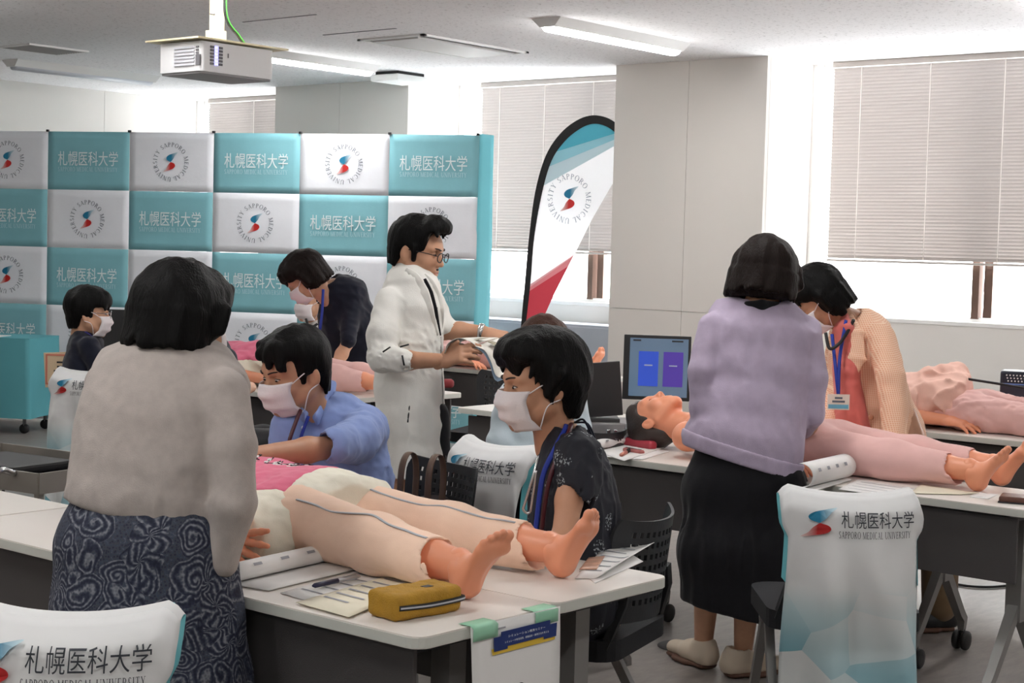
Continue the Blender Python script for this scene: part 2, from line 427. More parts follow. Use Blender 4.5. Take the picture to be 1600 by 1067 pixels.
# ---------------------------------------------------------------- ceiling fittings
M_lampbody = mat('lamp_body', rgb(225, 224, 222), .45)
M_lit = mat('lamp_diffuser_lit', rgb(255, 250, 240), .5, emit=(0.99, 0.985, 0.97, 1), estr=LAMP_POWER)
M_off = mat('lamp_diffuser_off', rgb(214, 218, 226), .35)
def batten(x, y, lit, label):
    L = 1.36; zc = CZ
    o = empty('ceiling_light', (x, y, zc), 0, label, 'ceiling light', 'batten lights on the ceiling')
    poly = [(-.11, 0), (.11, 0), (.055, -.052), (-.055, -.052)]
    vs = [(s * L / 2 * (1 if z == 0 else .985), yy, z) for s in (-1, 1) for yy, z in poly]
    MB().add(vs, [(0, 1, 5, 4), (1, 2, 6, 5), (2, 3, 7, 6), (3, 0, 4, 7), (0, 3, 2, 1), (4, 5, 6, 7)]).build('housing', M_lampbody, o)
    P = [(math.cos(a) * .052, -.05 - math.sin(a) * .03) for a in np.linspace(0, math.pi, 9)]
    vs = [(s * (L / 2 - .035), yy, z) for s in (-1, 1) for yy, z in P]; n = len(P)
    MB().add(vs, [(i, i + 1, n + i + 1, n + i) for i in range(n - 1)] + [tuple(range(n)), tuple(range(n, 2 * n))[::-1]], True).build('diffuser', M_lit if lit else M_off, o)
batten(8.13, 6.05, True, 'lit ceiling batten light in front of the near pillar')
batten(8.13, 8.85, True, 'lit ceiling batten light partly behind the projector')
batten(7.85, 11.15, False, 'unlit ceiling batten light at the far left')
batten(8.13, 3.25, True, 'lit ceiling batten light out to the right by the wide window')
for x, y, l in ((4.7, 3.25, True), (4.7, .4, True), (1.3, 3.25, True), (1.3, 6.05, True), (1.3, .4, True), (-1.6, 3.25, True), (-1.6, .4, True), (4.7, 8.85, True), (4.7, 6.05, True)):  # unseen battens, added and lit to brighten the foreground, coat and backdrop
    batten(x, y, l, 'added ceiling batten light overhead outside the view')
ac = empty('ceiling_air_conditioner', (8.15, 7.49, CZ), 0, 'flush white ceiling air conditioner with two long slots', 'air conditioner')
for c, s in (((0, -.285, -.006), (1.06, .03, .012)), ((0, .285, -.006), (1.06, .03, .012)), ((-.515, 0, -.006), (.03, .6, .012)), ((.515, 0, -.006), (.03, .6, .012))):
    MB().box(c, s).build('frame_bar', M_white, ac)
MB().box((0, 0, -.001), (1.0, .54, .004)).build('dark_recess', M_slot, ac)
MB().box((0, 0, -.012), (.97, .42, .018), bev=.006).build('grille_panel', mat('grille', rgb(205, 203, 202), .5), ac)
vent = empty('ceiling_vent', (6.88, 10.27, CZ), 0, 'square grey louvred ceiling vent at upper left', 'vent')
for c, s in (((0, -.19, -.006), (.5, .025, .012)), ((0, .19, -.006), (.5, .025, .012)), ((-.24, 0, -.006), (.02, .38, .012)), ((.24, 0, -.006), (.02, .38, .012))):
    MB().box(c, s).build('frame_bar', M_lampbody, vent)
MB().box((0, 0, -.0005), (.47, .37, .003)).build('duct_opening', M_slot, vent)
for k in range(12):
    MB().box((0, -.165 + k * .03, -.006), (.46, .012, .008), M=Matrix.Rotation(.6, 3, 'X')).build('louvre', mat('louvre', rgb(150, 148, 146), .5), vent)
for xx in (6.67, 7.35):
    struct(MB().box((xx, 7.5, CZ - .001), (.012, .66, .004)).build('trim_%d' % (1 if xx < 7 else 2), mat('hatch_gap', rgb(120, 120, 124), .6)))
sens = empty('wall_camera_unit', (9.28, 9.0, CZ), 0, 'small white ceiling unit with dark gap beside the far pillar', 'ceiling unit')
MB().box((0, 0, -.012), (.30, .24, .024)).build('mount_plate', M_dark, sens)
MB().box((0, 0, -.05), (.36, .30, .052), bev=.012).build('cover', M_white, sens)
# projector hung from the ceiling
pc = at(315, 63, 7.6)
pj = empty('ceiling_projector', (pc[0], pc[1], pc[2]), 0, 'white projector hanging from the ceiling on a cream pole', 'projector')
LX, LY, HZ = .45, .32, .140
M_pj = mat('projector_white', rgb(232, 231, 232), .38)
M_pjb = mat('projector_base', rgb(150, 149, 150), .5)
M_grille = mat('projector_grille', rgb(110, 108, 112), .5)
M_cream = mat('cream_steel', rgb(226, 214, 178), .45)
MB().prism([(x + LX / 2, y + LY / 2) for x, y in rrect(LX, LY, .022, 4)], -HZ, 0).build('body', M_pj, pj)
MB().prism([(x + LX / 2, y + LY / 2) for x, y in rrect(LX - .012, LY - .012, .02, 4)], -HZ - .01, -HZ).build('base_plate', M_pjb, pj)
for k in range(6):      # intake louvres on the left face
    MB().box((-.003, .055 + .135 / 2, -.028 - k * .016), (.006, .15, .011), bev=.002).build('louvre', mat('louvre_white', rgb(206, 205, 212), .4), pj)
MB().box((-.002, .022, -.088), (.005, .032, .05)).build('connector_panel', M_grille, pj)
for k in range(3): MB().box((-.002, .028, -.028 - k * .014), (.005, .018, .008)).build('button', M_grille, pj)
for i in range(3):      # exhaust grille on the right face
    for k in range(6):
        lit = i == 1
        MB().box((.062 + i * .026, -.002, -.024 - k * .0155), (.022 if not lit else .018, .005, .011)).build('grille_bar', mat('lens_glow', rgb(120, 120, 255), .4, emit=(.35, .35, 1, 1), estr=1.6) if lit else M_grille, pj)
MB().box((.16, -.002, -.055), (.004, .004, .02)).build('latch', M_grille, pj)
MB().box((LX / 2 + .02, LY / 2 + .02, .012), (.56, .40, .008)).build('mount_plate', M_cream, pj)
ph = CZ - pc[2] + .0
MB().box((LX / 2 - .02, LY / 2 - .02, .016 + ph / 2), (.05, .05, ph - .016)).build('pole', M_cream, pj)
MB().box((LX / 2 - .045, LY / 2 - .045, .045), (.07, .07, .055)).build('pole_socket', M_cream, pj)
MB().lathe([(.006, 0), (.006, .025)], (LX / 2 - .06, LY / 2 - .05, .15), 8, (-1, 0, 0)).build('bolt', M_grille, pj)
M_blk = mat('black_rubber', rgb(18, 18, 20), .55); M_grn = mat('green_wire', rgb(60, 150, 50), .5)
cab = bez([(LX / 2 + .0, LY / 2 - .06, ph - .002), (LX / 2 - .005, LY / 2 - .06, .16), (LX / 2 + .06, LY / 2 - .08, .06), (LX / 2 + .12, LY / 2 - .07, .02), (LX / 2 + .18, LY / 2 - .03, .025)], 8)
MB().tube(cab, .006, 8).build('cable', M_blk, pj)
MB().tube([p + V3(.006, -.008, 0) for p in cab[4:-6]], .0028, 6).build('earth_wire', M_grn, pj)
HR = np.append(nrm(CR[:2]), 0); HF = np.append(nrm(CF[:2]), 0)      # horizontal right and away directions of the view
# ---------------------------------------------------------------- university backdrop
M_teal = mat('teal_cloth', rgb(134, 192, 202), .75, var=.05, vscale=5, bump=.08, bscale=30, detail=4)
M_wcl = mat('white_cloth', rgb(240, 242, 248), .75, var=.03, vscale=5, bump=.08, bscale=30)
M_pw = mat('print_white', rgb(238, 245, 246), .7)
M_pwd = mat('print_pale_teal', rgb(196, 226, 232), .7)
M_pk = mat('print_grey', rgb(96, 104, 116), .7)
M_pd = mat('print_dark', rgb(46, 50, 58), .7)
def grad_mat(name, c1, c2, lo, hi, axis=(1, 0, 0)):
    m = bpy.data.materials.new(name); m.use_nodes = True; nt = m.node_tree; b = nt.nodes['Principled BSDF']
    tc = N(nt, 'ShaderNodeTexCoord'); d = N(nt, 'ShaderNodeVectorMath', operation='DOT_PRODUCT'); d.inputs[1].default_value = axis
    nt.links.new(tc.outputs['Generated'], d.inputs[0])
    r = N(nt, 'ShaderNodeMapRange'); r.inputs[1].default_value = lo; r.inputs[2].default_value = hi; nt.links.new(d.outputs['Value'], r.inputs[0])
    x = N(nt, 'ShaderNodeMix', data_type='RGBA'); x.inputs[6].default_value = c1; x.inputs[7].default_value = c2
    nt.links.new(r.outputs[0], x.inputs[0]); nt.links.new(x.outputs[2], b.inputs['Base Color']); b.inputs['Roughness'].default_value = .7
    return m
M_lobe_b = grad_mat('emblem_blue', rgb(20, 120, 156), rgb(225, 238, 242), .42, 1.05)
M_lobe_r = grad_mat('emblem_red', rgb(238, 226, 224), rgb(196, 34, 30), -.05, .58)
KANJI = text_mesh('札幌医科大学', 1.0, None)
LATIN = latin('SAPPORO MEDICAL UNIVERSITY', 1.0, track=.1)
RING = latin_ring('SAPPORO MEDICAL UNIVERSITY ', .034, .118, .35)
LOB = lobes(.155)
def fit_w(vf, w, h=None):
    v, f = vf; lo, hi = v.min(0), v.max(0); k = w / (hi[0] - lo[0]); ky = k if h is None else h / (hi[1] - lo[1])
    return (v - (lo + hi) / 2) * V3(k, ky, 1), f
bdir = V3(.423, -.906, 0); bp0 = V3(7.617, 11.208, .02)
bk = empty('printed_backdrop', bp0, math.atan2(bdir[1], bdir[0]), 'tall teal and white chequered backdrop printed with university crests', 'backdrop')
CW, RH = .722, .462
xc = [-.055 + (i - 1) * CW for i in range(0, 7)]      # column joints along the backdrop, first panel runs out of frame
rng = random.Random(4)
def flat_y(off):        # print coordinates -> panel coordinates (x right, z up, y towards the room is negative)
    return lambda v: np.stack([v[:, 0], np.full(len(v), -off), v[:, 1]], 1)
_meshes = {}
def pr_mesh(key, vf, m, off):
    if key not in _meshes: _meshes[key] = mesh_np(key, flat_y(off)(vf[0]), vf[1], m, smooth=False)
    return _meshes[key]
def panel_mesh(name, w, h, m, seed):
    r = np.random.RandomState(seed); ph = r.rand(6) * 6
    def fn(u, v):
        e = math.sin(math.pi * u) * math.sin(math.pi * v)
        return ((u - .5) * w, .0035 * e * (math.sin(5 * u + ph[0] + 3 * v) + math.sin(9 * v + ph[1] - 4 * u)), (v - .5) * h)
    mb = MB().grid(fn, 13, 9, .003)
    return mb
for c in range(6):
    for r in range(5):
        teal = (c + r) % 2 == 1
        w = CW - .003
        if c == 5: w = CW - .02
        x = (xc[c] + xc[c + 1]) / 2 - (.01 if c == 5 else 0); z = 2.31 - (r + .5) * RH
        p = panel_mesh('panel', w, RH - .001, None, c * 7 + r).build('panel', M_teal if teal else M_wcl, bk, (x, 0, z))
        if teal:
            link('kanji_lettering', pr_mesh('kanji_lettering', fit_w(KANJI, .53, .115), M_pw, .009), p, (0, 0, .018))
            link('latin_lettering', pr_mesh('latin_lettering', fit_w(LATIN, .525, .036), M_pwd, .009), p, (0, 0, -.068))
        else:
            link('ring_lettering', pr_mesh('ring_lettering', RING, M_pk, .009), p)
            link('blue_lobe', pr_mesh('blue_lobe', LOB[0], M_lobe_b, .009), p)
            link('red_lobe', pr_mesh('red_lobe', LOB[1], M_lobe_r, .009), p)
for i in range(1, 7): MB().box((xc[i] if i < 6 else xc[i] - .03, -.004, 2.315), (.022, .02, .018), bev=.003).build('clip', M_dark, bk)
sd = MB().grid(lambda u, v: (xc[6] - .02 + .07 * u + .004 * math.sin(9 * v + 2 * u), .16 * u + .006 * math.sin(14 * v), .03 + 2.29 * v), 5, 40, .003).build('side_return', mat('teal_cloth_side', rgb(120, 205, 218), .7, bump=.15, bscale=12), bk)
M_tube = mat('grey_tube', rgb(150, 152, 154), .4, metal=.7)
for i in range(7): MB().tube([(min(xc[i], xc[6] - .04), .05, 0), (min(xc[i], xc[6] - .04), .05, 2.3)], .012).build('frame_tube', M_tube, bk)
# ---------------------------------------------------------------- feather flag
def clip_poly(P, n, c):
    """keep the side where p.n <= c"""
    out = []
    for i in range(len(P)):
        a, b = P[i], P[(i + 1) % len(P)]; da, db = a @ n - c, b @ n - c
        if da <= 0: out.append(a)
        if (da <= 0) != (db <= 0): out.append(a + (b - a) * (da / (da - db)))
    return out
FD = 12.35; K = FD / FPX
fo = at(815, 540, FD); fo0 = fo.copy(); fo0[2] = 0
fl = empty('feather_flag', fo0, math.atan2(CR[1], CR[0]), 'teardrop feather flag with black edge, white field and red foot', 'flag')
def fpx(x, y): p = at(x, y, FD) - fo0; return V3(p @ np.append(nrm(CR[:2]), 0), p[2])
outer = [fpx(*q) for q in bez([(813, 520), (820, 440), (826, 375), (836, 300), (852, 245), (874, 211), (900, 190), (925, 182), (950, 187), (970, 203), (982, 228), (981, 260)], 5)]
inner = [fpx(*q) for q in bez([(820, 520), (829, 440), (834, 375), (846, 305), (861, 253), (882, 222), (905, 203), (926, 195), (946, 199), (962, 211), (973, 230), (975, 258)], 5)]
right = [fpx(*q) for q in [(968, 270), (952, 295), (925, 342), (898, 396), (864, 463), (846, 503), (841, 520)]]
def fmesh(name, P, m, y, th=.002):
    n = len(P); vs = [(p[0], y, p[1]) for p in P] + [(p[0], y + th, p[1]) for p in P]
    fs = [tuple(range(n)), tuple(range(2 * n - 1, n - 1, -1))] + [(i, n + i, n + (i + 1) % n, (i + 1) % n) for i in range(n)]
    return link(name, mesh_np(name, vs, fs, m, smooth=False), fl)
field = inner + right
M_flag = mat('flag_white', rgb(244, 246, 250), .6)
_fn = M_flag.node_tree; _tr = N(_fn, 'ShaderNodeBsdfTranslucent'); _tr.inputs[0].default_value = (1, 1, 1, 1); _mx = N(_fn, 'ShaderNodeMixShader'); _mx.inputs[0].default_value = .6
_fn.links.new(_fn.nodes['Principled BSDF'].outputs[0], _mx.inputs[1]); _fn.links.new(_tr.outputs[0], _mx.inputs[2]); _fn.links.new(_mx.outputs[0], _fn.nodes['Material Output'].inputs[0])
fmesh('field', field, M_flag, 0)
sl = MB()
q = [(i, i + 1, len(outer) + i + 1, len(outer) + i) for i in range(len(outer) - 1)]; nO = 2 * len(outer)
vs = [(p[0], -.012, p[1]) for p in outer + inner] + [(p[0], .014, p[1]) for p in outer + inner]
sl.add(vs, q + [tuple(nO + k for k in f[::-1]) for f in q] + [(i, nO + i, nO + i + 1, i + 1) for i in range(len(outer) - 1)] + [(len(outer) + i, len(outer) + i + 1, nO + len(outer) + i + 1, nO + len(outer) + i) for i in range(len(outer) - 1)])
sl.build('black_sleeve', mat('black_cloth', rgb(14, 14, 16), .7), fl)
def band(name, line, keep_above, col, y, line2=None):
    a, b = fpx(*line[0]), fpx(*line[1]); d = b - a; n = V3(-d[1], d[0]); n = n / np.linalg.norm(n)
    if (n[1] > 0) == keep_above: n = -n
    P = clip_poly(field, n, a @ n)
    if len(P) > 2: fmesh(name, P, mat('flag_' + name, col, .6), y, .0008)
band('sky_band_pale', ((850, 290), (972, 222)), True, rgb(206, 232, 242), -.002)
band('sky_band_light', ((855, 262), (972, 214)), True, rgb(150, 210, 226), -.004)
band('sky_band_teal', ((862, 240), (972, 206)), True, rgb(78, 182, 206), -.006)
band('red_band_pink', ((824, 447), (905, 392)), False, rgb(250, 196, 202), -.002)
band('red_band_coral', ((823, 452), (893, 402)), False, rgb(244, 150, 158), -.004)
band('red_band_red', ((822, 458), (884, 418)), False, rgb(222, 66, 84), -.006)
lc = fpx(889, 311)
fw = lambda off: (lambda v: np.stack([v[:, 0] * 1.08 + lc[0], np.full(len(v), -off), v[:, 1] * 1.24 + lc[1]], 1))
put_print('ring_lettering', RING, mat('flag_grey', rgb(150, 158, 170), .7), fl, fw(.008))
put_print('blue_lobe', LOB[0], M_lobe_b, fl, fw(.008)); put_print('red_lobe', LOB[1], M_lobe_r, fl, fw(.008))
MB().tube([(-.02, .0, .03), (fpx(815, 540)[0], 0, fpx(815, 540)[1])], .014).build('pole', M_dark, fl)
MB().lathe([(.2, 0), (.2, .03), (.05, .06), (.03, .1)], (-.02, 0, 0), 20).build('base', M_dark, fl)
# low grey partition under the window behind the flag
lp = empty('low_partition', (9.98, 8.12, 0), 0, 'pale grey low cabinet under the window behind the flag', 'cabinet')
M_lp = mat('partition_grey', rgb(176, 182, 192), .6)
MB().box((0, 0, .48), (.28, 1.9, .90), bev=.006).build('body', M_lp, lp); MB().box((0, 0, .015), (.24, 1.86, .03)).build('plinth', M_dark, lp)
for k in (-1, 1): MB().box((-.144, k * .47, .49), (.012, .92, .84), bev=.003).build('door', M_lp, lp)
# ---------------------------------------------------------------- folding tables
M_top = mat('table_top', rgb(228, 221, 214), .42, var=.02, vscale=4)
M_edge = mat('table_edge', rgb(206, 206, 198), .5)
M_pan = mat('modesty_panel', rgb(74, 70, 70), .6, bump=.1, bscale=400)
M_leg = mat('grey_steel', rgb(138, 136, 134), .42, metal=.35)
M_wheel = mat('caster_black', rgb(20, 20, 22), .5)
def rbox(poly_w, poly_h, r): return rrect(poly_w, poly_h, r, 4)
def make_table(L=1.79, D=.45):
    t = empty('folding_table')
    top = MB().prism(rbox(D, L, .035), TZ - .026, TZ).build('tabletop', M_top, t)
    MB().prism(rbox(D + .003, L + .003, .036), TZ - .024, TZ - .003).build('edge_band', M_edge, top)
    MB().box((-.0, 0, TZ - .05), (.06, L - .3, .045)).build('beam', M_dark, t)
    MB().box((-D / 2 + .045, 0, .565), (.012, L - .1, .215), bev=.003).build('modesty_panel', M_pan, t)
    for s in (-1, 1):
        y = s * (L / 2 - .12)
        MB().box((-D / 2 + .07, y, TZ - .06), (.05, .035, .06)).build('panel_bracket', M_dark, t)
        MB().box((0, y, TZ - .045), (D - .12, .07, .035), bev=.006).build('top_bracket', M_dark, t)
        col = MB().tube([(0.0, y, TZ - .05), (0.0, y, .30)], .038, 4).build('column', M_leg, t)
        for e in (-1, 1):
            leg = MB().tube([(0, y, .36), (e * .17, y, .15), (e * .20, y, .12), (e * .20, y, .075)], [(.026, .026), (.024, .022), (.022, .022), (.016, .016)], 4, flat=V3(0, 1, 0)).build('foot', M_leg, t)
            cs = MB()
            for k in (-1, 1):
                cs.lathe([(.02, -.011), (.036, -.009), (.038, 0), (.036, .009), (.02, .011)], (e * .20, y + k * .017, .038), 14, (0, 1, 0))
            cs.tube([(e * .20, y - .006, .038), (e * .2, y, .085)], .012, 8)
            cs.build('caster', M_wheel, leg)
    return t
T0 = make_table(); first = [True]
def table(x, y, label, rz=0.0, group='folding tables in the training room'):
    if first[0]: t = T0; first[0] = False
    else: t = copy_tree(T0)
    t.location = (x, y, 0); t.rotation_euler = (0, 0, rz)
    return tag(t, label, 'table', group)
AX = 2.365
table(AX + .225, 3.10, 'white folding table nearest the camera with a poster taped to its end')
table(AX + .68, 3.11, 'white folding table under the far leg of the nearest mannequin')
table(AX + .215, 4.90, 'white folding table running out of frame at the left edge')
table(5.225, 2.92, 'white folding table with notebooks behind the right-hand covered chair')
table(5.682, 3.4, 'white folding table under the mannequin in pink trousers, far row')
table(7.13, 3.1, 'white folding table under the mannequin at the far right edge')
table(7.62, 3.1, 'white folding table against the window side at the far right', math.pi)
table(5.87, 6.82, 'white folding table behind the blue-shirted man, near row')
table(6.33, 6.72, 'white folding table behind the blue-shirted man, far row', math.pi)
table(8.07, 6.85, 'white folding table with grey front panel behind the doctor')
table(6.15, 4.42, 'white folding table carrying the dark laptop beside the near pillar')
# ---------------------------------------------------------------- chairs
M_seat = mat('seat_fabric', rgb(26, 26, 30), .85, bump=.2, bscale=300)
M_bmesh = mat('back_plastic', rgb(40, 41, 44), .5)
def chair_frame(t, arms=False):
    MB().prism(rrect(.44, .45, .07, 4), .41, .465).build('seat', M_seat, t)
    for s in (-1, 1):
        y = s * .195
        MB().tube([(.02, y, .43), (.30, y, .02), (.30, y, 0)], .019, 4, flat=V3(0, 1, 0)).build('front_leg', M_leg, t)
        MB().tube([(.0, y, .43), (-.24, y, .02), (-.24, y, 0)], .019, 4, flat=V3(0, 1, 0)).build('rear_leg', M_leg, t)
        MB().tube([(-.05, y, .42), (-.19, y, .45), (-.225, y * .86, .56), (-.228, y * .74, .62)], .017, 4, flat=V3(0, 1, 0)).build('back_upright', M_dark, t)
    MB().tube([(.0, -.22, .40), (.0, .22, .40)], .014, 6).build('cross_bar', M_leg, t)
def back_surf(u, v, x0=-.245, h0=.50, h1=.775):
    """u -1..1 across, v 0..1 up; wraps forward at the sides"""
    w = .200 * (1 - .12 * (1 - v) ** 2)
    return V3(x0 + .075 * u * u - .03 * v, u * w, h0 + (h1 - h0) * v + .02 * abs(u) ** 2.5 * v)
def make_mesh_chair():
    t = empty('mesh_chair'); chair_frame(t)
    nu, nv = 33, 19; P = []; idx = {}; fs = []
    for i in range(nu):
        for j in range(nv):
            u, v = -1 + 2 * i / (nu - 1), j / (nv - 1); u *= (1 - .10 * max(0, (v - .8) / .2) ** 2)
            P.append(back_surf(u, v))
    P = np.array(P); n = len(P); B = P + V3(-.009, 0, 0)
    q = []
    for i in range(nu - 1):
        for j in range(nv - 1):
            hole = (i % 2 == 1) and (j % 2 == 1) and 2 < i < nu - 4 and 1 < j < nv - 3
            if not hole: q.append((i * nv + j, (i + 1) * nv + j, (i + 1) * nv + j + 1, i * nv + j + 1))
    from collections import Counter
    ec = Counter()
    for f in q:
        for a, b in zip(f, f[1:] + f[:1]): ec[(a, b)] += 1
    side = [(a, b, b + n, a + n) for (a, b) in ec if (b, a) not in ec]
    mb = MB().add(np.concatenate([P, B]), q + [tuple(k + n for k in f[::-1]) for f in q] + side, False); mb.build('perforated_back', M_bmesh, t)
    return t
def cover_w(v):
    if v < .10: return .203 + .003 * math.sin(v * 30)
    k = min(1, (v - .10) / .06); k = k * k * (3 - 2 * k)
    return .203 * (1 - k) + k * (.186 + .026 * (v - .16))
def cover_pt(u, v, seed=0.0, z1=.812, z0=.10, fold=1.0):
    """draped chair cover: u -1..1, v 0 top .. 1 hem"""
    top = z1 + .022 * abs(u) ** 2.2 - .035 * max(0, (abs(u) - .86) / .14) ** 1.5
    z = top + (z0 - top) * v
    x = -.285 + .055 * u * u * (1 - v * .75) - .035 * math.sin(min(1, v * 1.6) * math.pi) * (1 - .5 * u * u) + .05 * max(0, .06 - v) / .06
    f = min(1, max(0, (v - .13) / .2))
    x += fold * f * (.015 * math.sin(5.2 * u + 3.5 * v * (1 + .5 * u) + seed) + .014 * math.sin(3.1 * u * u * 2 - 9 * v + seed * 2) * (1 - v) + .006 * math.sin(11 * u + 2 * v + seed))
    return V3(x, u * cover_w(v), z)
def cover_mat():
    m = bpy.data.materials.new('chair_cover_print'); m.use_nodes = True; nt = m.node_tree; b = nt.nodes['Principled BSDF']
    tc = N(nt, 'ShaderNodeTexCoord'); mp = N(nt, 'ShaderNodeMapping'); mp.inputs['Scale'].default_value = (0.0, 1.0, 1.0); nt.links.new(tc.outputs['Object'], mp.inputs[0])
    vo = N(nt, 'ShaderNodeTexVoronoi', i_Scale=5.6); nt.links.new(mp.outputs[0], vo.inputs['Vector'])
    # facets: each cell is split by a diagonal
    bw = N(nt, 'ShaderNodeSeparateColor'); nt.links.new(vo.outputs['Color'], bw.inputs[0])
    sp = N(nt, 'ShaderNodeSeparateXYZ'); nt.links.new(tc.outputs['Object'], sp.inputs[0])
    r = N(nt, 'ShaderNodeMapRange'); r.inputs[1].default_value = .60; r.inputs[2].default_value = .30; nt.links.new(sp.outputs[2], r.inputs[0])
    st = N(nt, 'ShaderNodeMath', operation='MULTIPLY'); nt.links.new(bw.outputs[0], st.inputs[0]); nt.links.new(r.outputs[0], st.inputs[1])
    rp = N(nt, 'ShaderNodeValToRGB'); e = rp.color_ramp.elements
    e[0].position = 0.0; e[0].color = rgb(226, 226, 226); e[1].position = .95; e[1].color = rgb(96, 160, 176)
    k = e.new(.12); k.color = rgb(224, 226, 226); k = e.new(.35); k.color = rgb(190, 212, 216); k = e.new(.7); k.color = rgb(140, 186, 198)
    nt.links.new(st.outputs[0], rp.inputs[0]); nt.links.new(rp.outputs[0], b.inputs['Base Color'])
    b.inputs['Roughness'].default_value = .62; b.inputs['Sheen Weight'].default_value = .15
    n = N(nt, 'ShaderNodeTexNoise', i_Scale=7.0, i_Detail=2.0); nt.links.new(tc.outputs['Object'], n.inputs['Vector'])
    bp = N(nt, 'ShaderNodeBump', i_Strength=.35, i_Distance=.03); nt.links.new(n.outputs[0], bp.inputs['Height']); nt.links.new(bp.outputs[0], b.inputs['Normal'])
    return m
M_clobe_b = grad_mat('cover_emblem_blue', rgb(20, 120, 156), rgb(205, 226, 232), -.62, .03, (0, -1, 0)); M_clobe_r = grad_mat('cover_emblem_red', rgb(232, 214, 210), rgb(176, 26, 26), -1.05, -.45, (0, -1, 0))
M_cover = cover_mat(); M_lining = mat('cover_lining', rgb(104, 190, 200), .7)
def make_cover_chair(seed):
    t = empty('covered_chair'); chair_frame(t)
    MB().grid(lambda u, v: back_surf((2 * u - 1) * .82, .25 + .72 * v), 13, 7, .012).build('backrest', M_bmesh, t)
    cv = MB().grid(lambda u, v: cover_pt(2 * u - 1, v, seed), 45, 60, .0015).build('cover', M_cover, t)
    MB().grid(lambda u, v: cover_pt((2 * u - 1) * 1.0, v * .34, seed, fold=0) + V3(.055 + .02 * v, 0, 0), 21, 12, .0015).build('cover_lining', M_lining, t)
    # closed top and side edges of the sleeve
    MB().grid(lambda u, v: cover_pt(2 * u - 1, 0, seed, fold=0) * (1 - v) + (cover_pt(2 * u - 1, 0, seed, fold=0) + V3(.055, 0, 0)) * v + V3(0, 0, .006 * math.sin(math.pi * v)), 31, 5).build('cover_top', M_lining if False else M_cover, t)
    for s in (-1, 1):
        MB().grid(lambda u, v: cover_pt(s, v * .34, seed, fold=0) * (1 - u) + (cover_pt(s, v * .34, seed, fold=0) + V3(.055 + .02 * v, 0, 0)) * u, 4, 16).build('cover_edge', M_lining, t)
    def lay(u0, zc, off=.0095):
        # print coordinates in metres: x right seen from behind (= -y), y up
        def fn(v):
            out = []
            for x, y, _ in v:
                yy = -(x + u0); vv = (.812 - (zc + y)) / (.812 - .10); u = max(-1, min(1, yy / cover_w(max(0, vv))))
                p = cover_pt(u, vv, seed); p[2] = zc + y; out.append(p + V3(-off, 0, 0))
            return np.array(out)
        return fn
    put_print('kanji_lettering', fit_w(KANJI, .215, .046), M_pd, cv, lay(.062, .754))
    put_print('latin_lettering', fit_w(LATIN, .212, .020), M_pd, cv, lay(.054, .712))
    l0, l1 = lobes(.085)
    put_print('blue_lobe', (l0[0] * V3(1.5, 1, 1), l0[1]), M_clobe_b, cv, lay(-.105, .742, .0115)); put_print('red_lobe', (l1[0] * V3(1.5, 1, 1), l1[1]), M_clobe_r, cv, lay(-.105, .742, .0115))
    return t
def place(t, x, y, rz, label, cat='chair', group=None):
    t.location = (x, y, 0); t.rotation_euler = (0, 0, rz); return tag(t, label, cat, group)
GC = 'chairs dressed in printed covers'
place(make_cover_chair(0.4), 4.385, 2.375, math.radians(40), 'chair in a white printed cover at the right-hand table, whole cover in view', 'chair', GC)
place(make_cover_chair(2.1), 1.88, 2.62, math.radians(41), 'chair in a printed cover at the bottom left corner, nearest the camera', 'chair', GC)
place(make_cover_chair(3.3), 4.47, 3.62, math.radians(-6), 'chair in a printed cover between the doctor and the seated woman', 'chair', GC)
place(make_cover_chair(5.0), 5.10, 7.02, math.radians(30), 'chair in a printed cover under the woman at the far left', 'chair', GC)
GM = 'black perforated mesh chairs'
mc = make_mesh_chair()
_w = at(893, 860, 4.56); place(mc, _w[0], _w[1], math.atan2(-HR[1], -HR[0]) - .45, 'black mesh chair holding the woman in the navy floral dress', 'chair', GM)
def mchair(x, y, rz, label): return place(copy_tree(mc), x, y, math.radians(rz), label, 'chair', GM)
_w = at(606, 860, 5.25); mchair(_w[0], _w[1], math.degrees(math.atan2(*(-.8 * HR - .6 * HF)[[1, 0]])), 'black mesh chair behind the blue-shirted man with a bag on it')
mchair(6.98, 5.95, 200, 'black mesh chair behind the doctor')
mchair(5.2, 4.1, 95, 'black mesh chair under the person in the pale blue top')
mchair(6.36, 10.62, 60, 'black chair cut by the left edge near the teal cloth')
mchair(5.25, 6.3, 5, 'black mesh chair hidden behind the woman in grey')
mchair(7.12, 7.5, 190, 'black mesh chair at the far side of the back tables')
# ---------------------------------------------------------------- smooth solid modelling for bodies and cloth
f32 = np.float32
_rs = np.random.RandomState(11); _LAT = _rs.rand(32, 32, 32).astype(f32)
def noise(P):
    """value noise 0..1 at points P (n,3)"""
    i = np.floor(P).astype(np.int32); t = (P - i).astype(f32); t = t * t * (3 - 2 * t); i &= 31; j = (i + 1) & 31
    x0, y0, z0 = i[:, 0], i[:, 1], i[:, 2]; x1, y1, z1 = j[:, 0], j[:, 1], j[:, 2]; a, b, c = t[:, 0], t[:, 1], t[:, 2]
    L = _LAT
    return ((L[x0, y0, z0] * (1 - a) + L[x1, y0, z0] * a) * (1 - b) + (L[x0, y1, z0] * (1 - a) + L[x1, y1, z0] * a) * b) * (1 - c) + \
           ((L[x0, y0, z1] * (1 - a) + L[x1, y0, z1] * a) * (1 - b) + (L[x0, y1, z1] * (1 - a) + L[x1, y1, z1] * a) * b) * c
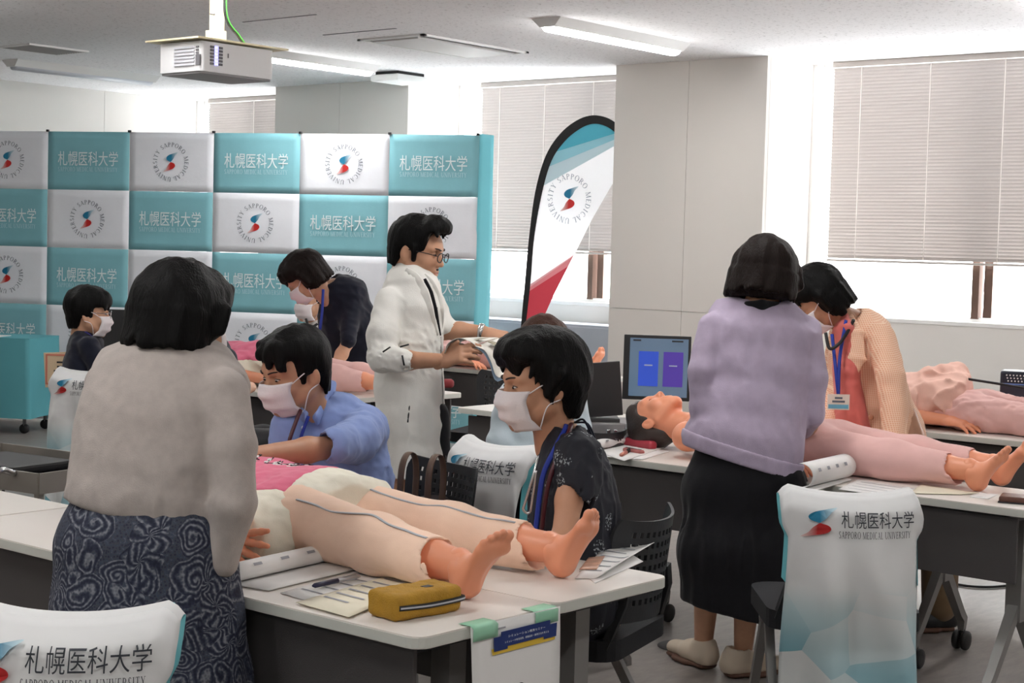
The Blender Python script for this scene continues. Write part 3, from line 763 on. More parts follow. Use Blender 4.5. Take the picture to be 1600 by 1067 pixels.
class Fr:
    """local frame: x right, y forward, z up"""
    def __init__(s, o, fwd=(0, 1, 0), up=(0, 0, 1), sc=1.0):
        s.o = np.asarray(o, float); y = nrm(fwd); x = nrm(np.cross(y, np.asarray(up, float))); z = np.cross(x, y)
        s.R = np.stack([x, y, z], 1); s.s = sc
    def p(s, *a): return s.o + s.R @ (np.asarray(a if len(a) == 3 else a[0], float) * s.s)
    def d(s, *a): return s.R @ np.asarray(a if len(a) == 3 else a[0], float)
    def pts(s, v): return s.o + (np.asarray(v) * s.s) @ s.R.T
    def loc(s, P): return ((P - s.o) @ s.R) / s.s
ID = Fr((0, 0, 0))
def ec(a, b, ra, rb, W=None, fr=ID):
    """cone with elliptical ends from a to b; ra, rb radii or (wide, thin) with W the wide direction"""
    a, b = fr.p(a), fr.p(b); ra = np.atleast_1d(ra) * fr.s; rb = np.atleast_1d(rb) * fr.s
    ra = (ra[0], ra[-1]); rb = (rb[0], rb[-1]); ax = b - a; L = np.linalg.norm(ax)
    if L < 1e-5: ax = V3(0, 0, 1e-4); L = 1e-4
    t = ax / L; w = fr.d(W) if W is not None else (V3(1, 0, 0) if abs(t[0]) < .9 else V3(0, 1, 0))
    w = nrm(w - t * (w @ t)); n = np.cross(t, w)
    M = np.stack([w, n, t], 1).astype(f32); a32 = a.astype(f32)
    c = (a + b) / 2; R = L / 2 + max(ra + rb)
    def f(P):
        q = (P - a32) @ M; h = np.clip(q[:, 2] / f32(L), 0, 1)
        rx = ra[0] + (rb[0] - ra[0]) * h; ry = ra[1] + (rb[1] - ra[1]) * h; m = np.minimum(rx, ry)
        return (np.sqrt((q[:, 0] / rx) ** 2 + (q[:, 1] / ry) ** 2 + ((q[:, 2] - h * f32(L)) / m) ** 2) - 1) * m
    return f, c, R
def ell(c, r, fr=ID, rot=None):
    c = fr.p(c); r = np.asarray(r, float) * fr.s; R = fr.R if rot is None else fr.R @ np.asarray(rot)
    R32, r32, c32 = R.astype(f32), r.astype(f32), c.astype(f32); m = r.min()
    def f(P):
        q = ((P - c32) @ R32) / r32; k0 = np.sqrt((q * q).sum(1)); k1 = np.sqrt(((q / r32) ** 2).sum(1)) + 1e-9
        return np.where(k0 < .3, (k0 - 1) * m, k0 * (k0 - 1) / k1)
    return f, c, r.max()
def bxs(c, h, rd=0.0, fr=ID):
    c = fr.p(c); h = np.asarray(h, float) * fr.s; R32, c32, hh = fr.R.astype(f32), c.astype(f32), (h - rd).astype(f32)
    def f(P):
        q = np.abs((P - c32) @ R32) - hh
        return np.sqrt((np.maximum(q, 0) ** 2).sum(1)) + np.minimum(q.max(1), 0) - rd
    return f, c, np.linalg.norm(h)
def half(p, n):
    """half space: inside where (x-p).n < 0"""
    p, n = np.asarray(p, f32), nrm(n).astype(f32)
    return (lambda P: (P - p) @ n), None, 1e9
class SDF:
    def __init__(s): s.ops = []; s.post = []; s.late = []
    def u(s, pr, k=.02): s.ops.append((pr, 'u', k)); return s
    def sub(s, pr, k=.005): s.ops.append((pr, 's', k)); return s
    def rag(s, pr, k=.003): s.ops.append((pr, 'i', k)); return s
    def cut(s, pr, k=.003): s.late.append((pr[0], k)); return s
    def chain(s, pts, k=.02, W=None, fr=ID):
        """pts: (point, radius)"""
        for (a, ra), (b, rb) in zip(pts[:-1], pts[1:]): s.u(ec(a, b, ra, rb, W, fr), k)
        return s
    def wr(s, amp, M, seed=0.0, ridge=True, region=None):
        """cloth folds: M 3x3 frequency matrix (rows) or scalar"""
        M = (np.eye(3) * M if np.isscalar(M) else np.asarray(M, float)).astype(f32)
        def g(P):
            q = P @ M.T + f32(seed); n = noise(q) * .65 + noise(q * 2.1 + 7) * .35
            n = (1 - np.abs(2 * n - 1)) ** 2 if ridge else n
            r = amp * (n - .4)
            return r if region is None else r * region(P)
        s.post.append(g); return s
    def ev(s, P, bc=None, br=0.0):
        """P (nb, m, 3) points in blocks with centres bc and radius br"""
        nb, m = P.shape[:2]; D = np.full((nb, m), 1.0, f32)
        for (f, c, R), op, k in s.ops:
            if op == 'i' or c is None or bc is None: idx = slice(None); Q = P
            else:
                sel = np.nonzero(((bc - c) ** 2).sum(1) < (R * 1.05 + br + max(.05, k * 1.5)) ** 2)[0]
                if len(sel) == 0: continue
                idx = sel; Q = P[sel]
            d = f(Q.reshape(-1, 3)).reshape(Q.shape[:2]).astype(f32); a = D[idx]
            if op == 'u':
                h = np.clip(.5 + .5 * (a - d) / k, 0, 1); D[idx] = a + (d - a) * h - k * h * (1 - h)
            elif op == 's':
                d = -d; h = np.clip(.5 - .5 * (a - d) / k, 0, 1); D[idx] = a + (d - a) * h + k * h * (1 - h)
            else:
                h = np.clip(.5 - .5 * (a - d) / k, 0, 1); D[idx] = a + (d - a) * h + k * h * (1 - h)
        for g in s.post: D -= g(P.reshape(-1, 3)).reshape(nb, m)
        for f, k in s.late:
            d = f(P.reshape(-1, 3)).reshape(nb, m); h = np.clip(.5 - .5 * (D - d) / k, 0, 1); D = D + (d - D) * h + k * h * (1 - h)
        return D
    def box(s):
        lo, hi = np.full(3, 1e9), np.full(3, -1e9)
        for (f, c, R), op, k in s.ops:
            if op == 'u': lo = np.minimum(lo, c - R); hi = np.maximum(hi, c + R)
        return lo - .02, hi + .02
    def mesh(s, h, lo=None, hi=None):
        if lo is None: lo, hi = s.box()
        lo, hi = np.asarray(lo, float), np.asarray(hi, float)
        nbk = np.ceil((hi - lo) / h / 8).astype(int) + 1
        I = np.stack(np.meshgrid(*[np.arange(k) for k in nbk], indexing='ij'), -1).reshape(-1, 3)
        bc = (lo + (I * 8 + 3.5) * h).astype(f32); br = 4 * h * 1.75
        dc = s.ev(bc[:, None, :], bc, br)[:, 0]
        keep = np.abs(dc) < br * 1.25 + .012
        D = np.repeat(np.repeat(np.repeat(np.where(dc > 0, 1, -1).astype(f32).reshape(nbk), 8, 0), 8, 1), 8, 2)
        off = np.stack(np.meshgrid(*[np.arange(8)] * 3, indexing='ij'), -1).reshape(-1, 3) * h
        D6 = D.reshape(nbk[0], 8, nbk[1], 8, nbk[2], 8)
        K = np.nonzero(keep)[0]
        for st in range(0, len(K), 1500):
            kk = K[st:st + 1500]
            P = (lo + I[kk][:, None, :] * 8 * h + off[None]).astype(f32)
            v = s.ev(P, bc[kk], br).reshape(-1, 8, 8, 8)
            D6[I[kk][:, 0], :, I[kk][:, 1], :, I[kk][:, 2], :] = v
        S = D < 0
        C = np.zeros(tuple(n - 1 for n in D.shape), np.uint8)
        cs = [(a, b, c) for a in (0, 1) for b in (0, 1) for c in (0, 1)]
        nx, ny, nz = D.shape
        for a, b, c in cs: C += S[a:nx - 1 + a, b:ny - 1 + b, c:nz - 1 + c]
        A = np.argwhere((C > 0) & (C < 8))
        if len(A) == 0: return np.zeros((0, 3)), np.zeros((0, 4), int)
        vid = np.full(C.shape, -1, np.int32); vid[tuple(A.T)] = np.arange(len(A))
        val = {c: D[A[:, 0] + c[0], A[:, 1] + c[1], A[:, 2] + c[2]] for c in cs}
        acc = np.zeros((len(A), 3), f32); cnt = np.zeros(len(A), f32)
        for c in cs:
            for ax in range(3):
                if c[ax]: continue
                e = list(c); e[ax] = 1; v0, v1 = val[c], val[tuple(e)]
                m = (v0 < 0) != (v1 < 0); t = np.where(m, v0 / np.where(m, v0 - v1, 1), 0)
                p = np.tile(np.array(c, f32), (len(A), 1)); p[:, ax] = t
                acc[m] += p[m]; cnt[m] += 1
        V = lo + (A + acc / cnt[:, None]) * h
        F = []
        for ax in range(3):
            u, w = (ax + 1) % 3, (ax + 2) % 3
            s0 = [slice(None)] * 3; s1 = [slice(None)] * 3; s0[ax] = slice(0, -1); s1[ax] = slice(1, None)
            ch = S[tuple(s0)] != S[tuple(s1)]
            E = np.argwhere(ch); E = E[(E[:, u] > 0) & (E[:, w] > 0) & (E[:, u] < D.shape[u] - 1) & (E[:, w] < D.shape[w] - 1)]
            if len(E) == 0: continue
            def g(du, dw):
                q = E.copy(); q[:, u] -= du; q[:, w] -= dw; return vid[tuple(q.T)]
            quad = np.stack([g(1, 1), g(0, 1), g(0, 0), g(1, 0)], 1)
            inside = S[tuple(E.T)]
            quad[~inside] = quad[~inside][:, ::-1]
            F.append(quad)
        F = np.concatenate(F); F = F[(F >= 0).all(1)]
        return V, F
def top_z(s, x, y, z0=1.4, z1=.70, n=160):
    """height of the surface over a point"""
    zz = np.linspace(z0, z1, n); Q = np.stack([np.full(n, x), np.full(n, y), zz], 1).astype(f32)[None]
    d = s.ev(Q)[0]; k = np.nonzero(d < 0)[0]
    return zz[k[0]] if len(k) else z1
def smooth_v(V, F, n=1, lam=.5):
    for _ in range(n):
        acc = np.zeros_like(V); c = np.zeros(len(V))
        for a, b in ((0, 1), (1, 2), (2, 3), (3, 0)):
            np.add.at(acc, F[:, a], V[F[:, b]]); np.add.at(c, F[:, a], 1); np.add.at(acc, F[:, b], V[F[:, a]]); np.add.at(c, F[:, b], 1)
        V = V + lam * (acc / np.maximum(c, 1)[:, None] - V)
    return V
def join(*vf):
    V, F, o = [], [], 0
    for v, f in vf: V.append(v); F.append(np.asarray(f) + o); o += len(v)
    return np.concatenate(V), np.concatenate(F)
def obj_sdf(name, sdf, h, m, parent, org, sm=1, lo=None, hi=None):
    V, F = sdf.mesh(h, lo, hi); V = smooth_v(V, F, sm) if sm else V
    return link(name, mesh_np(name, V - org, F, m), parent)
# ---------------------------------------------------------------- heads, hands, feet
def skin_mat(name, col, rough=.5):
    m = mat(name, col, rough, var=.06, vscale=25, bump=.03, bscale=400)
    b = m.node_tree.nodes['Principled BSDF']; b.inputs['Subsurface Weight'].default_value = 0.0
    return m
M_skin = skin_mat('skin_warm', rgb(206, 158, 128)); M_skin2 = skin_mat('skin_tan', rgb(196, 146, 116)); M_skin3 = skin_mat('skin_light', rgb(216, 172, 144))
M_vinyl = mat('mannequin_vinyl', rgb(238, 158, 122), .42, var=.03, vscale=6)
def hair_mat(name, col):
    m = bpy.data.materials.new(name); m.use_nodes = True; nt = m.node_tree; b = nt.nodes['Principled BSDF']
    b.inputs['Base Color'].default_value = col; b.inputs['Roughness'].default_value = .55; b.inputs['Specular IOR Level'].default_value = .14
    tc = N(nt, 'ShaderNodeTexCoord'); mp = N(nt, 'ShaderNodeMapping'); mp.inputs['Scale'].default_value = (1, 1, .12); nt.links.new(tc.outputs['Object'], mp.inputs[0])
    n = N(nt, 'ShaderNodeTexNoise', i_Scale=220.0, i_Detail=3.0); nt.links.new(mp.outputs[0], n.inputs['Vector'])
    bp = N(nt, 'ShaderNodeBump', i_Strength=.7, i_Distance=.004); nt.links.new(n.outputs[0], bp.inputs['Height']); nt.links.new(bp.outputs[0], b.inputs['Normal'])
    mx = N(nt, 'ShaderNodeMix', data_type='RGBA'); mx.inputs[6].default_value = tuple(c * .6 for c in col[:3]) + (1,); mx.inputs[7].default_value = tuple(c * 1.5 for c in col[:3]) + (1,)
    nt.links.new(n.outputs[0], mx.inputs[0]); nt.links.new(mx.outputs[2], b.inputs['Base Color'])
    return m
M_hblack = hair_mat('hair_black', rgb(9, 8, 8)); M_hbrown = hair_mat('hair_dark_brown', rgb(24, 15, 12)); M_hbr2 = hair_mat('hair_brown', rgb(62, 40, 32))
M_mask = mat('mask_white', rgb(236, 228, 230), .75, bump=.15, bscale=300)
M_eyew = mat('eye_white', rgb(226, 222, 216), .3); M_iris = mat('iris_dark', rgb(26, 18, 15), .25); M_lid = mat('lash_line', rgb(36, 26, 24), .6)
M_lip = mat('lip', rgb(186, 112, 100), .5); M_brow = mat('brow', rgb(40, 30, 27), .8)
def head_sdf():
    s = SDF()
    s.u(ell((0, -.014, .038), (.076, .095, .088)), .01)
    s.u(ell((0, .028, -.02), (.064, .066, .080)), .03)
    s.u(ell((0, .052, .035), (.058, .042, .05)), .02)            # forehead
    for e in (-1, 1):
        s.u(ec((e * .056, .005, -.045), (e * .022, .068, -.088), .022, .016), .025)   # jaw line
        s.u(ell((e * .040, .064, -.022), (.024, .022, .024)), .02)                    # cheek
        s.u(ec((e * .012, .089, .030), (e * .048, .074, .031), .009, .008), .014)     # brow ridge
    s.u(ell((0, .078, -.094), (.021, .016, .016)), .02)         # chin
    s.u(ell((0, .078, -.058), (.03, .018, .026)), .02)          # muzzle
    for e in (-1, 1): s.sub(ell((e * .031, .098, .012), (.017, .016, .010)), .012)
    for e in (-1, 1): s.u(ell((e * .031, .0765, .010), (.0145, .0125, .0110)), .006)  # lids
    s.u(ec((0, .088, .018), (0, .106, -.018), .007, .0105), .012)    # nose
    s.u(ell((0, .108, -.021), (.011, .009, .009)), .006)
    for e in (-1, 1): s.u(ell((e * .0115, .098, -.025), (.0075, .009, .007)), .006)
    for e in (-1, 1): s.sub(ell((e * .006, .104, -.033), (.0035, .006, .003)), .003)
    s.u(ec((-.018, .092, -.051), (.018, .092, -.051), (.007, .0055), (.007, .0055)), .006)
    s.u(ec((-.014, .091, -.061), (.014, .091, -.061), .0075, .0075), .006)
    s.sub(ec((-.023, .097, -.0555), (.023, .097, -.0555), .0018, .0018), .004)
    for e in (-1, 1):                                            # ears
        s.u(ell((e * .078, -.010, -.004), (.009, .020, .031), rot=[[math.cos(.35 * e), -math.sin(.35 * e), 0], [math.sin(.35 * e), math.cos(.35 * e), 0], [0, 0, 1]]), .006)
        s.sub(ell((e * .088, -.003, -.002), (.007, .010, .018)), .005)
    s.u(ec((0, -.022, -.045), (0, -.030, -.165), (.056, .054), (.058, .056)), .025)   # neck
    return s
_hv, _hf = head_sdf().mesh(.0034); _hv = smooth_v(_hv, _hf, 1, .4)
def head_mesh(fr): return fr.pts(_hv), _hf
def hand_sdf(fr, side, curl=(.3, .3, .35, .4), spread=.12, thumb=(.7, .55, -.35), s=None):
    """fr: wrist, y along the hand, z out of the back of the hand"""
    s = s or SDF(); t = -side
    s.u(ec((0, -.03, 0), (0, .02, 0), (.028, .021), (.031, .019), (1, 0, 0), fr), .015)
    for x in (.026, .009, -.009, -.025):
        s.u(ec((t * x * .75, .015, 0), (t * x, .082, .001), (.015, .014), (.0125, .011), (1, 0, 0), fr), .014)
    s.u(ec((t * .02, .02, -.006), (t * .03, .05, -.008), .017, .014, None, fr), .015)
    for i, (x, L) in enumerate(((.028, .072), (.0095, .080), (-.0095, .074), (-.0275, .058))):
        p = V3(t * x, .084 - (.008 if i == 3 else 0), 0); a = 0.0; sp = t * spread * (1.5 - i) / 1.5
        r = (.0098, .0088, .0080, .0068) if i < 3 else (.0086, .0078, .0070, .006)
        for k, fr_ in enumerate((.44, .30, .26)):
            a += curl[i] * (1.0, 1.15, .8)[k]
            d = V3(math.sin(sp) * math.cos(a), math.cos(sp) * math.cos(a), -math.sin(a)); q = p + d * L * fr_
            s.u(ec(p, q, r[k], r[k + 1], None, fr), .006); p = q
    p = V3(t * .026, .022, -.006); th = V3(thumb[0] * t, thumb[1], thumb[2]); th = nrm(th)
    th2 = nrm(th + V3(-t * .25, .35, 0))
    q = p + th * .042; s.u(ec(p, q, .0135, .0112, None, fr), .012); s.u(ec(q, q + th2 * .032, .0105, .0082, None, fr), .006)
    return s
def foot_sdf(fr, side, s=None):
    """fr: ankle, y to the toes, z up the shin; side +1 right foot (big toe towards -x)"""
    s = s or SDF(); b = -side
    s.u(ec((0, 0, .02), (0, -.004, .0), (.036, .038), (.034, .040), (1, 0, 0), fr), .03)
    s.u(ell((0, -.030, -.040), (.032, .034, .036), fr), .03)
    s.u(ec((0, .0, -.03), (b * .006, .115, -.058), (.034, .034), (.041, .017), (1, 0, 0), fr), .03)
    s.u(ec((b * .0, -.02, -.055), (-b * .012, .10, -.062), (.028, .018), (.034, .013), (1, 0, 0), fr), .02)
    s.u(ell((b * .022, .112, -.060), (.023, .026, .017), fr), .015)
    s.u(ell((-b * .022, .098, -.062), (.020, .024, .014), fr), .015)
    for e in (-1, 1): s.u(ell((e * .034, -.002, -.004), (.009, .013, .013), fr), .015)
    for i, (x, y, r, L) in enumerate(((.029, .130, .0135, .034), (.007, .136, .0092, .030), (-.010, .131, .0088, .027), (-.025, .122, .0084, .024), (-.039, .110, .0084, .020))):
        s.u(ec((b * x, y - .012, -.060), (b * (x - .001), y + L - r, -.060 + .003), r * .95, r, None, fr), .005)
        s.u(ell((b * (x - .001), y + L - r, -.058), (r * 1.06, r * 1.1, r * 1.02), fr), .004)
    s.sub(ell((b * .034, .045, -.078), (.022, .045, .012), fr), .02)
    return s
def strands(s, fr, amp=.006, f=(55, 55, 9), seed=0.0):
    M = np.diag(f) @ fr.R.T / fr.s; o = fr.o
    s.post.append(lambda P: f32(amp) * (noise(((P - o.astype(f32)) @ M.T.astype(f32)) + f32(seed)) * .6 + noise(((P - o.astype(f32)) @ (M * 2.3).T.astype(f32)) + f32(seed + 3)) * .4 - .5))
    return s
def clumps(s, fr, seed=0.0, amp=.009):
    M = np.diag((24., 24, 5)) @ fr.R.T / fr.s; o = fr.o.astype(f32)
    s.post.append(lambda P: f32(amp) * ((1 - np.abs(2 * noise(((P - o) @ M.T.astype(f32)) + f32(seed * 3.1)) - 1)) - .55))
    return s
def hair_bob(fr, length=-.075, vol=1.0, front=.062, fringe=.055, side_front=.03, flare=0.0, seed=0.0, part=0.0):
    """rounded bob; length: lowest z of the back, front: how far forward the crown comes, fringe: z of the fringe edge"""
    s = SDF(); v = vol
    s.u(ell((0, -.016, .046), (.088 * v, .110 * v, .098 * v), fr), .02)
    s.u(ec((0, -.035, .03), (0, -.030 - flare, length + .03), (.092 * v, .082 * v), (.086 * v + flare, .066 * v + flare * .6), (1, 0, 0), fr), .03)
    s.u(ell((0, .045, .075), (.072 * v, .052 * v, .052 * v), fr), .03)
    for e in (-1, 1):
        s.u(ec((e * .072 * v, .012, .035), (e * (.074 * v + flare), .004, length + .045), (.020, .040), (.016, .030), (0, 1, 0), fr), .02)
    s.sub(bxs((0, .145, fringe - .20), (.062, .085, .20), .02, fr), .02)       # face opening
    s.sub(bxs((0, .145, fringe - .22), (.12, .145 - side_front, .20), .02, fr), .015)
    s.rag(half(fr.p(0, 0, length), fr.d(0, .18, -1)), .012)
    r = random.Random(int(seed * 97)); w = .090 * v
    for k in range(46):
        th = math.radians(-118 + 236 * (k + r.random() * .8) / 46) - math.pi / 2; rx, ry = w + flare * .8, (.085 * v + flare * .5)
        c, n_ = math.cos(th), math.sin(th); o = -.006 + .012 * r.random() + flare * .4; z1 = length + .012 - .024 * r.random()
        s.u(ec((c * rx * .88, -.034 + n_ * ry * .88, length + .075), (c * (rx * .92 + o), -.034 - flare * .6 + n_ * (ry * .90 + o), z1), .014, .004, None, fr), .012)
    for k in range(9):
        x = -.052 + .013 * k + .004 * r.random(); dx = .010 * (r.random() - .4)
        s.u(ec((x * .8, .078 * v, .105), (x + dx, .100 - 6 * x * x, fringe - .006 - .018 * r.random()), .013, .0035, None, fr), .008)
    return clumps(strands(s, fr, .007, seed=seed), fr, seed)
def hair_short(fr, vol=1.0, fringe=.06, back=-.055, side=-.002, seed=0.0, quiff=0.0, sidefront=.035, burn=0.0, locks=11, sweep=1.0, drop=.0):
    s = SDF(); v = vol
    s.u(ell((0, -.014, .048), (.085 * v, .106 * v, .096 * v), fr), .02)
    s.u(ell((0, .045, .085), (.068 * v, .058 * v, .044 * v), fr), .03)
    if quiff: s.u(ell((0, .065, .115), (.055, .05, .03 + quiff), fr), .03)
    s.u(ec((0, -.055, .0), (0, -.052, back + .02), (.066, .046), (.052, .036), (1, 0, 0), fr), .03)
    s.sub(bxs((0, .145, fringe - .20), (.066, .085, .20), .02, fr), .02)
    s.sub(bxs((0, .145, fringe - .20), (.12, .145 - sidefront, .20), .015, fr), .015)
    for e in (-1, 1):
        s.sub(bxs((e * .10, .05, side - .15), (.055, .085, .15), .015, fr), .012)
        if burn: s.u(ec((e * .074, .018, .03), (e * .072, .022, -burn), (.008, .014), (.006, .010), (0, 1, 0), fr), .01)
    s.rag(half(fr.p(0, 0, back), fr.d(0, .1, -1)), .012)
    r = random.Random(int(seed * 91))
    for k in range(locks):
        x = -.060 + .120 * (k + .7 * r.random()) / locks; dx = sweep * (.010 + .016 * r.random()); zz = fringe - .012 * r.random() - drop * (abs(x) / .06) ** 2
        s.u(ec((x * .75, .070 * v, .110), (x * .95 + dx, .101 - 7 * x * x, zz), .014, .003, None, fr), .008)
    for k in range(16):
        th = math.radians(200 + 140 * k / 15); o = .006 * r.random()
        s.u(ec((.066 * math.cos(th), -.030 + .072 * math.sin(th), back + .045), ((.060 + o) * math.cos(th), -.028 + (.062 + o) * math.sin(th), back - .008 + .012 * r.random()), .011, .003, None, fr), .006)
    return clumps(strands(s, fr, .007, seed=seed), fr, seed)
def mask_parts(fr, par, org, lift=0.0, beak=1.0, m=None, name='face_mask'):
    """pleated surgical mask with ear loops"""
    rows = 15; cols = 25
    def fn(u, v):
        a = (u - .5) * 2; z = .004 + lift - .112 * v
        prot = .112 + .006 * math.exp(-((v - .22) / .18) ** 2) + .011 * beak * math.sin(math.pi * min(1, v * 1.15 + .12)) - .028 * max(0, v - .72) / .28 + .004 * math.cos(v * 3 * 2 * math.pi) * (1 - abs(a))
        w = .071 - .006 * v
        y = prot - (.060 - .006 * v) * abs(a) ** 3.0 - .008 * (1 - abs(a)) * max(0, .15 - v) / .15
        ang = a * w
        return fr.p(ang * (1.0 - .06 * abs(a)), y, z - .004 * abs(a) * (1 - 2 * v)) - org
    mk = MB().grid(fn, cols, rows, .002 * fr.s).build(name, m or M_mask, par)
    for e in (-1, 1):
        for v, zz in ((.06, .022), (.95, -.028)):
            a = fn(0 if e < 0 else 1, v); b = fr.p(e * .083, -.018, zz) - org; c = fr.p(e * .084, .02, (zz + .0) * .8 - .02 * (v > .5)) - org
            MB().tube(bez([a, c, b], 6), .0018 * fr.s, 6).build('ear_loop', m or M_mask, mk)
    return mk
def eyes(fr, par, org, open_=.8, brow=True, look=(0, 0)):
    for e in (-1, 1):
        w = SDF().u(ell((e * .031, .0822, .010), (.0115, .0085, .0056 * open_), fr), .002)
        ob = obj_sdf('eye', w, .0016 * fr.s, M_eyew, par, org, 1)
        i = SDF().u(ell((e * .031 + look[0], .0880, .0102 + look[1]), (.0056, .0048, .0050 * min(1, open_ + .1)), fr), .002)
        obj_sdf('iris', i, .0012 * fr.s, M_iris, ob, org, 1)
        MB().tube([fr.p(e * .031 + x, .0892 - 28 * x * x, .0155 * 1.0 - 16 * x * x - .001) - org for x in np.linspace(-.0145, .0145, 9)], .0011 * fr.s, 6).build('upper_lid', M_lid, ob)
        if brow:
            MB().tube([fr.p(e * (.014 + .036 * t), .1015 - .022 * t * t - .002 * t, .031 + .005 * math.sin(math.pi * t * .8)) - org for t in np.linspace(0, 1, 8)], [(.0028 * fr.s, .0022 * fr.s)] * 6 + [(.0018 * fr.s, .0014 * fr.s)] * 2, 6).build('eyebrow', M_brow, par)
class Person:
    def __init__(s, label, org, skin, name='person', cat='person'):
        s.label, s.org, s.skin, s.nm, s.cat = label, np.asarray(org, float), skin, name, cat; s.b = SDF(); s.extra = []
    def finish(s, h=.006, fine=()):
        """builds the body; fine: (sdf, voxel) parts meshed finely into the same surface"""
        vf = [s.b.mesh(h)] if s.b.ops else []
        vf = [(smooth_v(v, f, 1), f) for v, f in vf]
        for sd, hh in fine:
            v, f = sd.mesh(hh); vf.append((smooth_v(v, f, 1, .4), f))
        vf += s.extra
        V, F = join(*vf)
        s.o = link(s.nm, mesh_np(s.nm, V - s.org, F, s.skin), None, s.org)
        tag(s.o, s.label, s.cat); return s.o
    def head(s, fr): s.hd = fr; s.extra.append(head_mesh(fr)); return s
    def add(s, name, sdf, h, m, par=None, sm=1): return obj_sdf(name, sdf, h, m, par or s.o, s.org, sm)
def SL(y, xl, xr, d, ry):
    """torso slice from its left and right edges in the photo: (centre, (wide, thin))"""
    return at((xl + xr) / 2, y, d), ((xr - xl) / 2 * d / FPX, ry)
def LP(x, y, d, rpx): return at(x, y, d), rpx * d / FPX
HR = np.append(nrm(CR[:2]), 0); HF = np.append(nrm(CF[:2]), 0)      # horizontal right and away directions of the view
def face(r, a, z=0.0): return r * HR + a * HF + V3(0, 0, z)
# ---------------------------------------------------------------- clothing materials
def cloth(name, col, var=.06, vs=18, bump=.25, bs=260, rough=.85, sheen=.15): return mat(name, col, rough, var=var, vscale=vs, bump=bump, bscale=bs, sheen=sheen, spec=.25, bdist=.004)
M_grey = cloth('grey_knit', rgb(176, 166, 160), .08, 40, .3, 420)
M_lilac = cloth('lilac_knit', rgb(184, 170, 192), .06, 30, .25, 420)
M_blue = cloth('blue_shirt', rgb(136, 156, 208), .05, 20, .15, 500)
M_coat = cloth('doctor_coat', rgb(236, 234, 228), .03, 12, .15, 300)
M_navy = cloth('navy_cotton', rgb(22, 25, 40), .1, 20, .2, 300)
M_blackc = cloth('black_cotton', rgb(18, 17, 22), .15, 30, .2, 300)
M_pale = cloth('pale_blue_jersey', rgb(206, 220, 228), .04, 12, .15, 300)
M_wht = cloth('white_cotton', rgb(232, 230, 228), .03, 14, .15, 300)
M_coral = cloth('coral_shirt', rgb(214, 112, 104), .06, 20, .15, 300)
M_khaki = cloth('khaki_trousers', rgb(120, 98, 74), .08, 20, .15, 300)
M_pink = cloth('pink_trousers', rgb(232, 186, 180), .04, 14, .12, 350)
M_peach = cloth('peach_trousers', rgb(254, 218, 194), .04, 14, .12, 350)
M_cream = cloth('cream_tunic', rgb(246, 240, 222), .05, 14, .15, 300)
M_pinkp = cloth('pink_print', rgb(232, 120, 148), .05, 14, .12, 300)
M_shoe = mat('shoe_cream', rgb(206, 190, 170), .6); M_sole = mat('shoe_sole', rgb(96, 66, 52), .7)
M_lan = mat('lanyard_blue', rgb(34, 58, 160), .6); M_sttube = mat('stethoscope_maroon', rgb(74, 22, 34), .4); M_steel = mat('bright_steel', rgb(200, 200, 202), .25, metal=1.0)
def coords_mat(name):
    m = bpy.data.materials.new(name); m.use_nodes = True; nt = m.node_tree; return m, nt, nt.nodes['Principled BSDF'], N(nt, 'ShaderNodeTexCoord')
